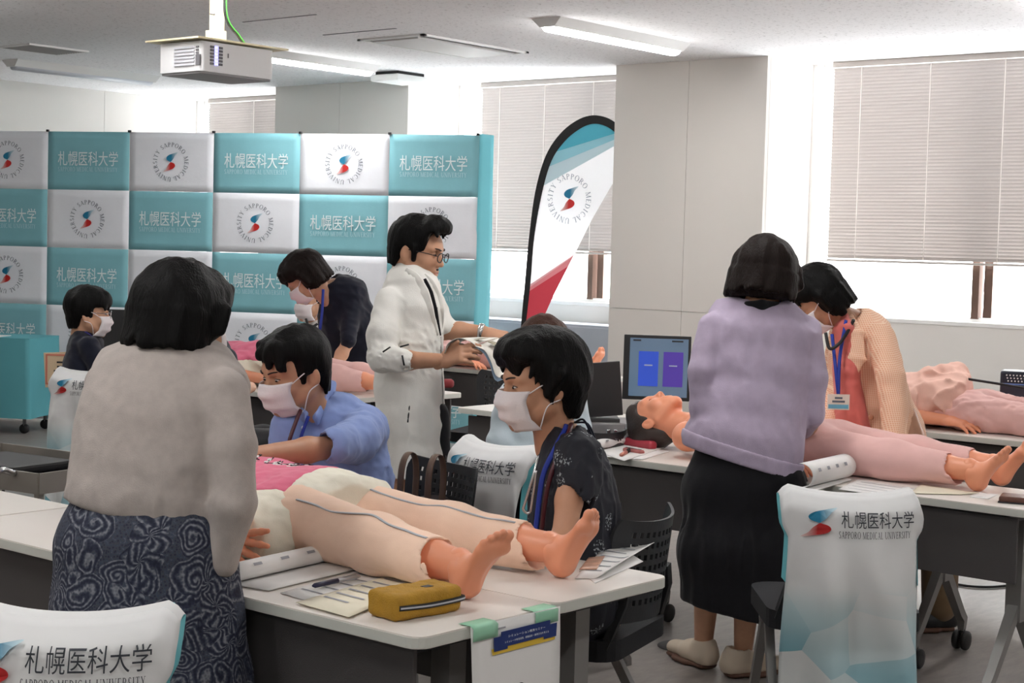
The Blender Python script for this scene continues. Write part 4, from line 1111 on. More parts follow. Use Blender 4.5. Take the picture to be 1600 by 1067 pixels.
def paisley_mat():
    m, nt, b, tc = coords_mat('paisley_skirt')
    def lk(x, y): nt.links.new(x, y)
    def mth(op, x, y=None, c=None):
        n = N(nt, 'ShaderNodeMath', operation=op)
        for i, k in enumerate((x, y, c)):
            if k is None: continue
            if isinstance(k, (int, float)): n.inputs[i].default_value = k
            else: lk(k, n.inputs[i])
        return n.outputs[0]
    nz = N(nt, 'ShaderNodeTexNoise', i_Scale=9.0, i_Detail=2.0); lk(tc.outputs['Object'], nz.inputs['Vector'])
    ad = N(nt, 'ShaderNodeMix', data_type='VECTOR'); ad.inputs[0].default_value = .09; lk(tc.outputs['Object'], ad.inputs[4]); lk(nz.outputs['Color'], ad.inputs[5])
    vo = N(nt, 'ShaderNodeTexVoronoi', i_Scale=15.0, i_Randomness=.85); lk(ad.outputs[1], vo.inputs['Vector'])
    sb = N(nt, 'ShaderNodeVectorMath', operation='SUBTRACT'); lk(ad.outputs[1], sb.inputs[0]); lk(vo.outputs['Position'], sb.inputs[1])
    sp = N(nt, 'ShaderNodeSeparateXYZ'); lk(sb.outputs[0], sp.inputs[0])
    an = mth('ARCTAN2', sp.outputs[2], mth('SUBTRACT', sp.outputs[0], sp.outputs[1]))
    ring = mth('SINE', mth('ADD', mth('MULTIPLY', vo.outputs['Distance'], 40.0), an))
    petal = mth('SINE', mth('ADD', mth('MULTIPLY', an, 9.0), mth('MULTIPLY', vo.outputs['Distance'], 22.0)))
    cc = N(nt, 'ShaderNodeSeparateColor'); lk(vo.outputs['Color'], cc.inputs[0])
    pick = mth('GREATER_THAN', cc.outputs[0], .45)
    pat = mth('ADD', mth('MULTIPLY', ring, pick), mth('MULTIPLY', petal, mth('SUBTRACT', 1.0, pick)))
    inner = mth('LESS_THAN', vo.outputs['Distance'], .66)
    fine = N(nt, 'ShaderNodeTexVoronoi', i_Scale=150.0); lk(tc.outputs['Object'], fine.inputs['Vector'])
    spk = mth('MULTIPLY', mth('SUBTRACT', fine.outputs['Distance'], .45), 1.6)
    val = mth('ADD', mth('MULTIPLY', pat, mth('MULTIPLY', inner, .62)), mth('MULTIPLY', spk, .55))
    mr = N(nt, 'ShaderNodeMapRange'); mr.inputs[1].default_value = -1; mr.inputs[2].default_value = 1; lk(val, mr.inputs[0])
    r = N(nt, 'ShaderNodeValToRGB'); e = r.color_ramp.elements; e[0].position = .15; e[0].color = rgb(18, 22, 44); e[1].position = .95; e[1].color = rgb(128, 130, 138)
    for p, c in ((.40, rgb(34, 40, 62)), (.52, rgb(62, 64, 74)), (.62, rgb(48, 58, 78)), (.72, rgb(86, 88, 98))): k = e.new(p); k.color = c
    lk(mr.outputs[0], r.inputs[0]); lk(r.outputs[0], b.inputs['Base Color']); b.inputs['Roughness'].default_value = .8
    return m
def floral_mat():
    m, nt, b, tc = coords_mat('navy_floral')
    vo = N(nt, 'ShaderNodeTexVoronoi', i_Scale=13.0); nt.links.new(tc.outputs['Object'], vo.inputs['Vector'])
    nz = N(nt, 'ShaderNodeTexNoise', i_Scale=170.0, i_Detail=2.0); nt.links.new(tc.outputs['Object'], nz.inputs['Vector'])
    a = N(nt, 'ShaderNodeMath', operation='LESS_THAN'); a.inputs[1].default_value = .31; nt.links.new(vo.outputs['Distance'], a.inputs[0])
    c = N(nt, 'ShaderNodeMath', operation='GREATER_THAN'); c.inputs[1].default_value = .57; nt.links.new(nz.outputs[0], c.inputs[0])
    d = N(nt, 'ShaderNodeMath', operation='MULTIPLY'); nt.links.new(a.outputs[0], d.inputs[0]); nt.links.new(c.outputs[0], d.inputs[1])
    mx = N(nt, 'ShaderNodeMix', data_type='RGBA'); mx.inputs[6].default_value = rgb(18, 20, 32); mx.inputs[7].default_value = rgb(150, 156, 160); nt.links.new(d.outputs[0], mx.inputs[0])
    nt.links.new(mx.outputs[2], b.inputs['Base Color']); b.inputs['Roughness'].default_value = .75
    return m
def check_mat():
    m, nt, b, tc = coords_mat('peach_check')
    mp = N(nt, 'ShaderNodeMapping'); mp.inputs['Rotation'].default_value = (0, .15, .7); nt.links.new(tc.outputs['Object'], mp.inputs[0])
    sp = N(nt, 'ShaderNodeSeparateXYZ'); nt.links.new(mp.outputs[0], sp.inputs[0]); outs = []
    for ax, f in ((0, 800.), (2, 880.)):
        q = N(nt, 'ShaderNodeMath', operation='MULTIPLY'); q.inputs[1].default_value = f; nt.links.new(sp.outputs[ax], q.inputs[0])
        s = N(nt, 'ShaderNodeMath', operation='SINE'); nt.links.new(q.outputs[0], s.inputs[0]); outs.append(s)
    k = N(nt, 'ShaderNodeMath', operation='MAXIMUM'); nt.links.new(outs[0].outputs[0], k.inputs[0]); nt.links.new(outs[1].outputs[0], k.inputs[1])
    r = N(nt, 'ShaderNodeMapRange'); r.inputs[1].default_value = .1; r.inputs[2].default_value = .95; nt.links.new(k.outputs[0], r.inputs[0])
    mx = N(nt, 'ShaderNodeMix', data_type='RGBA'); mx.inputs[6].default_value = rgb(232, 172, 140); mx.inputs[7].default_value = rgb(250, 216, 188); nt.links.new(r.outputs[0], mx.inputs[0])
    nt.links.new(mx.outputs[2], b.inputs['Base Color']); b.inputs['Roughness'].default_value = .8
    return m
M_pais, M_floral, M_check = paisley_mat(), floral_mat(), check_mat()
VF = np.diag((26., 26., 6.)); DF = np.array([[9., 9, 14], [14, -10, 6], [6, 10, -12]])
def skel(P, nb, ch, pe, arms=(), legs=(), W=HR, sw=.15):
    s = P.b
    s.chain([(pe, (.12, .08)), ((pe + ch) / 2, (.105, .075)), (ch, (sw - .035, .08)), (ch * .35 + nb * .65, (sw * .6, .045))], .04, W)
    if hasattr(P, 'hd'): s.u(ec(nb, P.hd.p(0, -.026, -.10), .058, .052), .03)
    for sh, el, wr in arms: s.chain([(sh, .030), (sh * .5 + el * .5, .034), (el, .033), (el * .6 + wr * .4, .036), (wr, .026)], .02)
    for hp, kn, an in legs: s.chain([(hp, .070), (kn, .048), (kn * .6 + an * .4, .048), (an, .034)], .03)
    return s
def shoe(P, an, fwd, m=None, name='shoe'):
    g = an.copy(); g[2] = 0; fr = Fr(g, (fwd[0], fwd[1], 0))
    s = SDF().u(ec((0, -.045, .05), (0, .05, .045), (.038, .045), (.042, .04), (1, 0, 0), fr), .03)
    s.u(ec((0, .04, .045), (0, .165, .034), (.043, .035), (.036, .026), (1, 0, 0), fr), .03).u(ec((0, -.03, .05), (0, -.02, .085), .040, .042, None, fr), .03)
    s.sub(ec((0, -.018, .09), (0, -.018, .16), .034, .036, None, fr), .006); s.cut(half(fr.p(0, 0, .016), fr.d(0, 0, -1)), .004)
    o = P.add(name, s, .005, m or M_shoe)
    z = SDF().u(ec((0, -.048, .012), (0, .165, .012), (.042, .014), (.040, .014), (1, 0, 0), fr), .02).u(ec((0, .03, .012), (0, .1, .012), (.047, .014), (.047, .014), (1, 0, 0), fr), .02)
    z.cut(half((0, 0, .001), (0, 0, -1)), .002).cut(half((0, 0, .022), (0, 0, 1)), .002); P.add('sole', z, .005, M_sole, o)
    for t in (.045, .07, .095): MB().tube([fr.p(x, t + .006 * abs(x) / .02, .086 - .32 * (t - .03) - 10 * x * x) - P.org for x in np.linspace(-.026, .026, 7)], .003, 6).build('lace', M_wht, o)
    return o
def lanyard(P, pts, m=None, w=.007, name='lanyard'):
    return MB().tube(bez([p - P.org for p in pts], 6), [(w, .0015)] * ((len(pts) - 1) * 6 + 1), 6, flat=CF).build(name, m or M_lan, P.o)
def base(x, y, d): p = at(x, y, d); p[2] = 0; return p
def A(p, dx=0, dy=0, dz=0): return p + V3(dx, dy, dz)
# ================================================================ woman in grey, back to the camera
DSH[0] = -.12
P = Person('woman in a light grey cardigan and paisley skirt, back to the camera', base(235, 900, 3.72), M_skin)
P.head(Fr(at(285, 508, 3.84), face(.50, .80, -.22), sc=1.0))
nb, ch, pe = at(270, 575, 3.82), at(255, 660, 3.76), at(238, 830, 3.72)
skel(P, nb, ch, pe, [(at(362, 605, 3.74), at(372, 745, 3.72), at(352, 850, 3.80)), (at(165, 595, 3.86), at(170, 720, 3.98), at(250, 760, 4.15))],
     [(at(190, 850, 3.74), V3(*at(190, 1040, 3.74)[:2], .47), V3(*at(190, 1040, 3.70)[:2], .09)), (at(300, 850, 3.72), V3(*at(300, 1040, 3.72)[:2], .47), V3(*at(300, 1040, 3.68)[:2], .09))])
P.finish(.0075)
P.add('hair', hair_bob(P.hd, length=-.058, vol=1.09, flare=.006, seed=1.3), .0045, M_hblack)
mask_parts(P.hd, P.o, P.org)
s = SDF().chain([SL(556, 222, 322, 3.85, .055), SL(574, 170, 362, 3.84, .085), SL(604, 148, 376, 3.80, .11), SL(660, 134, 372, 3.76, .12), SL(720, 124, 362, 3.74, .125), SL(782, 108, 352, 3.72, .135)], .035, HR)
s.chain([LP(350, 614, 3.72, 37), LP(366, 700, 3.67, 33), LP(364, 790, 3.65, 33), LP(346, 878, 3.66, 23)], .014)
s.chain([LP(168, 600, 3.86, 34), LP(172, 720, 3.96, 28), LP(240, 750, 4.08, 22)], .02)
s.wr(.004, DF * .6, 2.0).wr(.006, np.diag((30., 30, 7)), 5.0, region=lambda Q: np.clip((1.06 - Q[:, 2]) / .12, 0, 1))
s.sub(ec(at(272, 535, 3.86), at(272, 552, 3.86), (.066, .060), (.060, .055), HR), .01)
hv = half(at(230, 800, 3.72), A(V3(0, 0, -1)) - HR * .16); arm = ec(at(360, 740, 3.65), at(340, 900, 3.66), .066, .07)
s.cut((lambda Q: np.minimum(hv[0](Q), arm[0](Q)), None, 0), .006)
P.add('cardigan', s, .0065, M_grey)
s = SDF().chain([SL(778, 128, 340, 3.72, .11), SL(850, 99, 360, 3.72, .15), SL(950, 95, 368, 3.72, .165), SL(1067, 94, 378, 3.72, .175), SL(1180, 92, 386, 3.72, .18)], .04, HR)
s.wr(.012, np.diag((16., 16, 2.5)), 3.0, region=lambda Q: np.clip((.84 - Q[:, 2]) / .2, 0, 1)).cut(half((0, 0, .24), (0, 0, -1)), .004)
P.add('skirt', s, .008, M_pais)
for x in (190, 300): shoe(P, at(x, 1040, 3.70), face(.5, .8))
# ================================================================ man in a blue shirt, seated
DSH[0] = 0.0
P = Person('man in a light blue shirt and white mask leaning over the nearest mannequin', base(525, 870, 5.05), M_skin2)
P.head(Fr(at(462, 585, 4.92), face(-.74, -.66, -.26), sc=1.02))
nb, ch, pe = at(500, 655, 5.02), at(515, 720, 5.05), V3(*at(530, 875, 5.08)[:2], .53)
hd = SDF(); hand_sdf(Fr(at(366, 716, 4.44), at(340, 722, 4.41) - at(366, 716, 4.44), V3(0, 0, 1)), -1, s=hd)
skel(P, nb, ch, pe, [(at(572, 668, 5.02), at(548, 695, 4.76), at(372, 716, 4.45)), (at(446, 664, 4.92), at(440, 760, 4.92), at(420, 790, 4.75))],
     [(A(pe, 0, .09), A(pe, -.36, .12, .02), A(pe, -.34, .12, -.44)), (A(pe, 0, -.09), A(pe, -.36, -.1, .02), A(pe, -.34, -.1, -.44))])
P.finish(.0075, [(hd, .0035)])
hs = hair_short(P.hd, vol=1.05, fringe=.062, back=-.062, side=.004, seed=4.2, sidefront=.035, burn=.012, locks=13, sweep=-1.2, drop=.022)
P.add('hair', hs, .0042, M_hblack); mask_parts(P.hd, P.o, P.org); eyes(P.hd, P.o, P.org, .5, look=(0, -.002))
s = SDF().chain([SL(640, 478, 532, 5.03, .062), SL(658, 446, 572, 5.02, .09), SL(690, 434, 596, 5.02, .115), SL(745, 430, 608, 5.05, .12), SL(860, 432, 606, 5.08, .125)], .03, HR)
s.chain([LP(572, 668, 5.0, 33), LP(556, 688, 4.84, 34), LP(520, 697, 4.66, 27)], .02)
s.chain([LP(452, 664, 4.92, 27), LP(440, 745, 4.92, 24)], .02)
s.wr(.008, DF * .7, 6.0).wr(.005, DF * 1.7, 1.0); s.sub(ec(at(492, 612, 4.99), at(498, 648, 5.02), .058, .05), .008)
s.sub(ec(at(520, 697, 4.68), at(470, 702, 4.55), .042, .05), .004)
P.add('shirt', s, .0062, M_blue)
cl = SDF().chain([(at(520, 600, 5.06), .012), (at(515, 628, 5.0), .014), (at(493, 652, 4.90), .010)], .01).chain([(at(518, 604, 5.05), (.03, .006)), (at(508, 636, 4.96), (.034, .006)), (at(494, 656, 4.89), (.022, .005))], .01, V3(0, 0, 1)).chain([(at(462, 640, 4.90), (.02, .006)), (at(478, 652, 4.87), (.02, .006))], .01, V3(0, 0, 1))
P.add('collar', cl, .004, M_blue)
MB().tube(bez([p - P.org for p in (at(470, 640, 4.86), at(462, 660, 4.84), at(452, 690, 4.82), at(449, 725, 4.82))], 6), .006, 8).build('stethoscope_tube', M_sttube, P.o)
lanyard(P, [at(482, 650, 4.85), at(468, 690, 4.86), at(460, 730, 4.86)], w=.005)
for y in (668, 700): MB().lathe([(.006, 0), (.006, .003), (.003, .004)], at(474, y, 4.885) - P.org, 10, -CF).build('button', M_wht, P.o)
# ================================================================ woman in the navy floral dress
P = Person('seated woman with short black hair, white mask and navy floral dress', base(905, 880, 4.45), M_skin2)
P.head(Fr(at(846, 604, 4.40), face(-.90, -.34, -.10), sc=1.04))
nb, ch, pe = at(880, 690, 4.42), at(898, 760, 4.42), V3(*at(915, 900, 4.42)[:2], .53)
skel(P, nb, ch, pe, [(at(898, 712, 4.24), at(880, 852, 4.14), at(815, 868, 4.10)), (at(890, 712, 4.60), at(868, 820, 4.60), at(815, 850, 4.55))],
     [(A(pe, 0, -.05), A(pe, -.22, .22, .02), A(pe, -.2, .2, -.44)), (A(pe, .1, .05), A(pe, -.12, .32, .02), A(pe, -.1, .3, -.44))], HF, .16)
P.finish(.0075)
hs = hair_short(P.hd, vol=1.17, fringe=.082, back=-.078, side=-.022, seed=8.2, sidefront=.022, locks=14, sweep=.6, drop=.035)
hs.u(ell((0, .040, .098), (.072, .060, .046), P.hd), .03).u(ec((0, -.07, .01), (0, -.062, -.05), (.08, .05), (.05, .035), (1, 0, 0), P.hd), .03)
for e in (-1, 1):
    hs.u(ec((e * .086, -.012, .045), (e * .082, .020, -.012), (.016, .032), (.009, .014), (0, 1, 0), P.hd), .015)
    for k in range(5): hs.u(ec((e * .080, .030 - .004 * k, .085 - .008 * k), (e * (.073 + .002 * k), .058 - .013 * k, .036 - .018 * k), .015, .003, None, P.hd), .010)
P.add('hair', hs, .0042, M_hblack); mask_parts(P.hd, P.o, P.org); eyes(P.hd, P.o, P.org, .65, look=(.001, -.001))
s = SDF().chain([SL(684, 852, 902, 4.42, .075), SL(706, 848, 928, 4.42, .14), SL(742, 842, 950, 4.42, .17), SL(792, 832, 962, 4.42, .175), SL(860, 824, 966, 4.42, .18), SL(930, 818, 972, 4.42, .19)], .03, HR)
s.chain([LP(902, 712, 4.26, 36), LP(904, 745, 4.22, 31), LP(903, 775, 4.20, 27)], .025).chain([LP(890, 712, 4.60, 34), LP(876, 775, 4.62, 26)], .02)
s.wr(.012, np.diag((24., 24, 4)), 2.0).wr(.005, DF * 1.4, 3); s.sub(ec(at(878, 668, 4.42), at(880, 690, 4.42), (.056, .06), (.05, .055), HR), .008)
s.sub(ec(at(900, 786, 4.19), at(885, 850, 4.15), .05, .06), .004)
P.add('dress', s, .0062, M_floral)
lanyard(P, [at(886, 652, 4.50), at(884, 668, 4.34), at(868, 700, 4.26), at(848, 745, 4.25), at(838, 820, 4.25), at(834, 840, 4.25)], w=.007)
st = MB().tube(bez([p - P.org for p in (at(892, 655, 4.5), at(890, 672, 4.31), at(874, 706, 4.24), at(856, 760, 4.22), at(846, 830, 4.24))], 8), .0065, 8).build('stethoscope_tube', M_sttube, P.o)
MB().tube(bez([p - P.org for p in (at(841, 712, 4.22), at(834, 740, 4.2), at(822, 780, 4.2), at(818, 796, 4.2), at(828, 800, 4.2), at(833, 770, 4.2), at(838, 735, 4.2))], 8), .004, 8).build('stethoscope_binaural', M_steel, st)
for k, (x, y) in enumerate(((912, 662), (918, 668))): MB().tube(bez([p - P.org for p in (at(898, 660, 4.4), at(x, y - 6, 4.36), at(x + 12, y + 18, 4.36), at(x + 6, y + 10, 4.38))], 6), .003, 6).build('tie_cord', M_navy, P.o)
# ================================================================ doctor in the white coat
P = Person('standing man in a long white coat with glasses holding an open booklet', base(645, 900, 6.3), M_skin2)
P.head(Fr(at(650, 395, 6.30), face(.92, -.30, -.20), sc=1.04))
nb, ch, pe = at(642, 437, 6.3), at(640, 500, 6.3), at(640, 640, 6.3)
h1 = Fr(at(693, 563, 6.05), at(712, 556, 6.02) - at(693, 563, 6.05), face(-.2, -.8, .5)); h2 = Fr(at(757, 520, 6.36), at(790, 526, 6.34) - at(757, 520, 6.36), face(0, -.35, 1))
hd = SDF(); hand_sdf(h1, 1, (.35, .45, .5, .55), .1, (.3, .9, .5), s=hd); hand_sdf(h2, -1, (.12, .15, .2, .25), .08, s=hd)
skel(P, nb, ch, pe, [(at(608, 470, 6.2), at(600, 563, 6.12), at(690, 563, 6.05)), (at(676, 470, 6.42), at(692, 517, 6.40), at(757, 519, 6.36))],
     [(at(625, 660, 6.3), V3(*at(630, 800, 6.3)[:2], .47), V3(*at(632, 800, 6.3)[:2], .08)), (at(668, 660, 6.3), V3(*at(682, 800, 6.3)[:2], .47), V3(*at(684, 800, 6.3)[:2], .08))])
P.finish(.0075, [(hd, .0035)])
hs = hair_short(P.hd, vol=1.0, fringe=.092, back=-.050, side=.014, seed=2.2, quiff=.010, sidefront=.058, burn=.02, locks=5, drop=.01)
P.add('hair', hs, .0042, M_hblack); eyes(P.hd, P.o, P.org, .6)
H = P.hd
for e in (-1, 1): obj_sdf('moustache', SDF().u(ec((e * .003, .0985, -.0415), (e * .021, .089, -.0455), (.0042, .0028), (.002, .002), (0, 0, 1), H), .004), .0018, M_brow, P.o, P.org)
obj_sdf('goatee', SDF().u(ell((0, .089, -.094), (.013, .0085, .011), H), .004), .002, M_brow, P.o, P.org)
obj_sdf('lips', SDF().u(ec((-.016, .0955, -.0555), (.016, .0955, -.0555), (.006, .003), (.006, .003), (0, 0, 1), H), .004), .0018, M_lip, P.o, P.org)
g = MB()
for e in (-1, 1):
    ring = [H.p(e * .033 + .024 * math.cos(a) * (1 if abs(math.cos(a)) < .9 else .98), .113 - .10 * abs(.024 * math.cos(a) * e + .006) * 1.3, .006 + .017 * math.sin(a)) - P.org for a in np.linspace(0, 2 * math.pi, 25)]
    MB().tube(ring, .0021, 6, cap=False).build('glasses_rim', M_dark, P.o)
    MB().tube([H.p(e * .057, .107, .012) - P.org, H.p(e * .076, .06, .014) - P.org, H.p(e * .082, .0, .012) - P.org], .0019, 6).build('glasses_temple', M_dark, P.o)
MB().tube([H.p(x, .115 - .004 * abs(x) / .01, .010) - P.org for x in (-.01, 0, .01)], .0019, 6).build('glasses_bridge', M_dark, P.o)
s = SDF().chain([SL(424, 622, 664, 6.31, .065), SL(446, 602, 684, 6.3, .11), SL(480, 594, 692, 6.3, .135), SL(530, 592, 688, 6.3, .13), SL(600, 588, 690, 6.3, .13), SL(660, 591, 694, 6.3, .14), SL(742, 600, 702, 6.3, .155)], .03, HR)
s.chain([LP(608, 472, 6.2, 23), LP(598, 520, 6.14, 23), LP(598, 558, 6.12, 22), LP(632, 564, 6.06, 16)], .018)
s.chain([LP(676, 472, 6.42, 20), LP(690, 508, 6.40, 18), LP(708, 514, 6.39, 14)], .018)
s.wr(.006, DF * .6, 4.0).wr(.008, DF * 2.0, 1.0, region=lambda Q: np.clip((1.22 - Q[:, 2]) / .1, 0, 1) * np.clip((Q[:, 2] - .98) / .05, 0, 1)).wr(.008, np.diag((14., 14, 2.)), 9., region=lambda Q: np.clip((.98 - Q[:, 2]) / .1, 0, 1))
s.sub(ec(at(644, 405, 6.31), at(648, 430, 6.3), .060, .055), .006)
s.sub(ec(at(672, 690, 6.14), at(690, 780, 6.14), (.004, .09), (.028, .09), HR), .006)
s.sub(ec(at(634, 564, 6.06), at(670, 563, 6.05), .030, .034), .003).sub(ec(at(706, 514, 6.39), at(740, 518, 6.37), .026, .03), .003)
s.cut(half(at(650, 742, 6.3), (0, 0, -1)), .004)
co = P.add('white_coat', s, .006, M_coat)
def ribbon(par, sd, px, w, m, name, lift=.003, d0=5.6, d1=6.5):
    """flat band laid on the cloth along photo points px, half width w"""
    pts = []
    for x, y in bez([V3(a_, b_, 0) for a_, b_ in px], 5) and [(q_[0], q_[1]) for q_ in bez([V3(a_, b_, 0) for a_, b_ in px], 5)]:
        dd = np.linspace(d0, d1, 180); Q = np.array([at(x, y, k) for k in dd]).astype(f32)[None]; v = sd.ev(Q)[0]; k = np.nonzero(v < 0)[0]
        pts.append(at(x, y, (dd[k[0]] if len(k) else d1) - lift))
    n_ = len(pts); ww = np.interp(np.linspace(0, 1, n_), np.linspace(0, 1, len(w)), w)
    return MB().tube([p - P.org for p in pts], [(float(k), .0022) for k in ww], 8, flat=CF).build(name, m, par)
ribbon(co, s, [(662, 436), (670, 458), (678, 486), (688, 524)], [.010, .017, .015, .004], M_blackc, 'shirt_front', .002)
ribbon(co, s, [(634, 421), (650, 432), (662, 456), (670, 480), (684, 524)], [.010, .013, .020, .018, .004], M_coat, 'lapel', .006)
ribbon(co, s, [(664, 428), (674, 440), (684, 462), (690, 490), (691, 522)], [.004, .010, .013, .010, .003], M_coat, 'lapel', .005)
ribbon(co, s, [(688, 526), (690, 580), (692, 640), (696, 720)], [.004, .004, .004, .004], mat('coat_seam', rgb(178, 174, 168), .8), 'front_edge', .001)
ribbon(co, s, [(640, 632), (637, 660)], [.003, .003], M_slot, 'pocket_slit', .001)
ribbon(co, s, [(682, 480), (683, 494)], [.004, .004], M_dark, 'chest_badge', .008)
for (x, y, dx, dy) in ((604, 546, 12, -8), (632, 540, 14, -4), (630, 563, 3, 16)):
    MB().tube([at(x - dx / 2, y - dy / 2, 6.02) - P.org, at(x + dx / 2, y + dy / 2, 6.02) - P.org], .0035, 6).build('sleeve_trim', M_dark, co)
MB().lathe([(.034, -.010), (.036, 0), (.034, .010)], at(752, 519, 6.365) - P.org, 18, at(790, 524, 6.35) - at(740, 518, 6.37)).build('wrist_watch', M_steel, P.o)
s = SDF()
for x, d in ((630, 6.34), (678, 6.28)): s.chain([(at(x - 4, 650, d), .070), (V3(*at(x, 800, d)[:2], .47), .07), (V3(*at(x, 800, d)[:2], .06), .055)], .02)
P.add('trousers', s, .009, M_blackc)
for x, d in ((630, 6.34), (678, 6.28)): shoe(P, at(x, 800, d), face(.9, .1), M_dark)
# ================================================================ woman in lilac, back to the camera
DSH[0] = -.20
P = Person('woman in a lilac cardigan and long black skirt, back to the camera', base(1165, 900, 5.92), M_skin)
P.head(Fr(at(1196, 440, 6.04), face(.45, .85, -.28), sc=1.0))
nb, ch, pe = at(1190, 492, 6.02), at(1182, 560, 5.98), at(1165, 720, 5.92)
lg = [(at(1125, 720, 5.92), V3(*at(1108, 880, 5.9)[:2], .46), V3(*onz(1098, 1042, .0)[:2], .10)), (at(1205, 720, 5.92), V3(*at(1172, 880, 5.86)[:2], .46), V3(*onz(1160, 1054, .0)[:2], .10))]
skel(P, nb, ch, pe, [(at(1108, 512, 5.98), at(1096, 630, 5.92), at(1150, 668, 6.2)), (at(1264, 515, 6.04), at(1268, 645, 5.98), at(1252, 690, 6.22))], lg)
P.finish(.0075)
P.add('hair', hair_bob(P.hd, length=-.066, vol=1.24, flare=.016, seed=3.1), .0048, M_hbrown)
s = SDF().chain([SL(486, 1150, 1232, 6.03, .055), SL(497, 1118, 1256, 6.02, .085), SL(525, 1106, 1268, 6.0, .115), SL(580, 1102, 1264, 5.98, .12), SL(640, 1092, 1254, 5.95, .125), SL(690, 1078, 1250, 5.93, .135), SL(748, 1074, 1246, 5.92, .14)], .03, HR)
s.chain([LP(1112, 512, 5.97, 21), LP(1096, 580, 5.92, 19), LP(1096, 636, 5.92, 17), LP(1140, 662, 6.12, 15)], .016)
s.chain([LP(1260, 518, 6.02, 23), LP(1270, 590, 5.97, 20), LP(1268, 645, 5.97, 19), LP(1256, 668, 6.06, 16)], .014)
s.wr(.004, DF * .55, 1.0).wr(.006, np.diag((20., 20, 4)), 2.); s.sub(ec(at(1191, 466, 6.02), at(1191, 480, 6.02), (.082, .085), (.070, .075), HR), .008)
s.cut(half(at(1158, 718, 5.92), V3(0, 0, -1) - HR * .27), .004)
P.add('cardigan', s, .0068, M_lilac)
hem = SDF(); hem.ops = list(s.ops); hem.post = list(s.post) + [lambda Q: np.full(len(Q), .005, f32)]
hem.cut(half(at(1158, 722, 5.92), V3(0, 0, -1) - HR * .27), .004).cut(half(at(1158, 696, 5.92), V3(0, 0, 1) + HR * .27), .004); P.add('ribbed_hem', hem, .006, M_lilac)
P.add('collar', SDF().chain([(at(1150, 479, 5.97), .017), (at(1190, 477, 5.93), .019), (at(1232, 481, 5.99), .017)], .01), .005, M_blackc)
lanyard(P, [at(1160, 474, 5.99), at(1190, 466, 5.975), at(1220, 470, 6.0)], w=.005)
s = SDF().chain([SL(690, 1092, 1240, 5.93, .125), SL(760, 1076, 1252, 5.92, .135), SL(860, 1072, 1258, 5.9, .14), SL(985, 1070, 1258, 5.92, .145)], .04, HR)
s.wr(.014, np.diag((18., 18, 1.6)), 3.0, region=lambda Q: np.clip((.80 - Q[:, 2]) / .2, 0, 1)).cut(half(at(1135, 955, 5.88), V3(0, 0, -1) - HR * .19), .004)
P.add('skirt', s, .008, M_blackc)
shoe(P, onz(1094, 1040, 0), face(-.45, .85)); shoe(P, onz(1158, 1056, 0), face(.85, .35))
# ================================================================ woman in the peach checked jacket
DSH[0] = 0.0
P = Person('woman in a peach checked jacket and mask bending over the right-hand mannequin', base(1375, 800, 6.72), M_skin2)
P.head(Fr(at(1280, 470, 6.66), face(-.72, -.10, -.62), sc=1.02))
nb, ch, pe = at(1335, 505, 6.72), at(1355, 570, 6.72), V3(*at(1375, 760, 6.78)[:2], .84)
sh0 = onz(1466, 985, 0)
skel(P, nb, ch, pe, [(at(1378, 525, 6.58), at(1398, 610, 6.46), at(1396, 690, 6.40)), (at(1318, 520, 6.86), at(1300, 610, 6.8), at(1290, 680, 6.6))],
     [(A(pe, 0, -.08), V3(sh0[0] + .02, sh0[1] + .02, .46), V3(sh0[0], sh0[1], .09)), (A(pe, 0, .08), V3(sh0[0], sh0[1] + .25, .46), V3(sh0[0], sh0[1] + .25, .09))])
P.finish(.0075)
hs = hair_bob(P.hd, length=-.070, vol=1.07, flare=.004, seed=6.1, side_front=.035)
P.add('hair', hs, .0045, M_hblack); mask_parts(P.hd, P.o, P.org); eyes(P.hd, P.o, P.org, .5)
s = SDF().chain([SL(506, 1322, 1362, 6.74, .08), SL(522, 1310, 1388, 6.73, .13), SL(560, 1298, 1398, 6.72, .15), SL(620, 1294, 1416, 6.74, .16), SL(680, 1294, 1440, 6.78, .17), SL(740, 1296, 1456, 6.80, .18)], .03, HR)
s.chain([LP(1376, 526, 6.6, 22), LP(1392, 590, 6.48, 22), LP(1398, 640, 6.44, 21), LP(1397, 684, 6.40, 17)], .016)
s.chain([LP(1318, 522, 6.86, 22), LP(1302, 610, 6.8, 20), LP(1292, 672, 6.62, 16)], .016)
s.wr(.005, DF * .6, 3.0).wr(.005, np.diag((18., 18, 4)), 7.0); s.sub(ec(at(1312, 500, 6.56), at(1330, 700, 6.52), (.040, .10), (.055, .10), HR), .006).sub(ec(at(1325, 488, 6.7), at(1335, 505, 6.7), .055, .055), .006)
s.cut(half(at(1380, 716, 6.7), V3(0, 0, -1)), .004)
ja = P.add('checked_jacket', s, .0066, M_check)
for pts in ([(1326, 488, 6.66), (1338, 520, 6.56), (1340, 560, 6.53), (1328, 600, 6.53)],):
    l_ = SDF().chain([(at(*pts[0]), (.012, .012)), (at(*pts[1]), (.030, .010)), (at(*pts[2]), (.034, .010)), (at(*pts[3]), (.010, .008))], .012, HR); obj_sdf('lapel', l_, .0045, M_check, ja, P.org)
MB().lathe([(.011, 0), (.011, .004), (.006, .006)], at(1361, 652, 6.50) - P.org, 12, -CF).build('button', mat('horn_button', rgb(176, 120, 92), .4), ja)
P.add('coral_shirt', SDF().chain([SL(500, 1308, 1328, 6.66, .05), SL(520, 1302, 1332, 6.64, .09), SL(580, 1304, 1340, 6.62, .10), SL(690, 1306, 1362, 6.62, .11)], .02, HR).wr(.005, DF, 2), .006, M_coral)
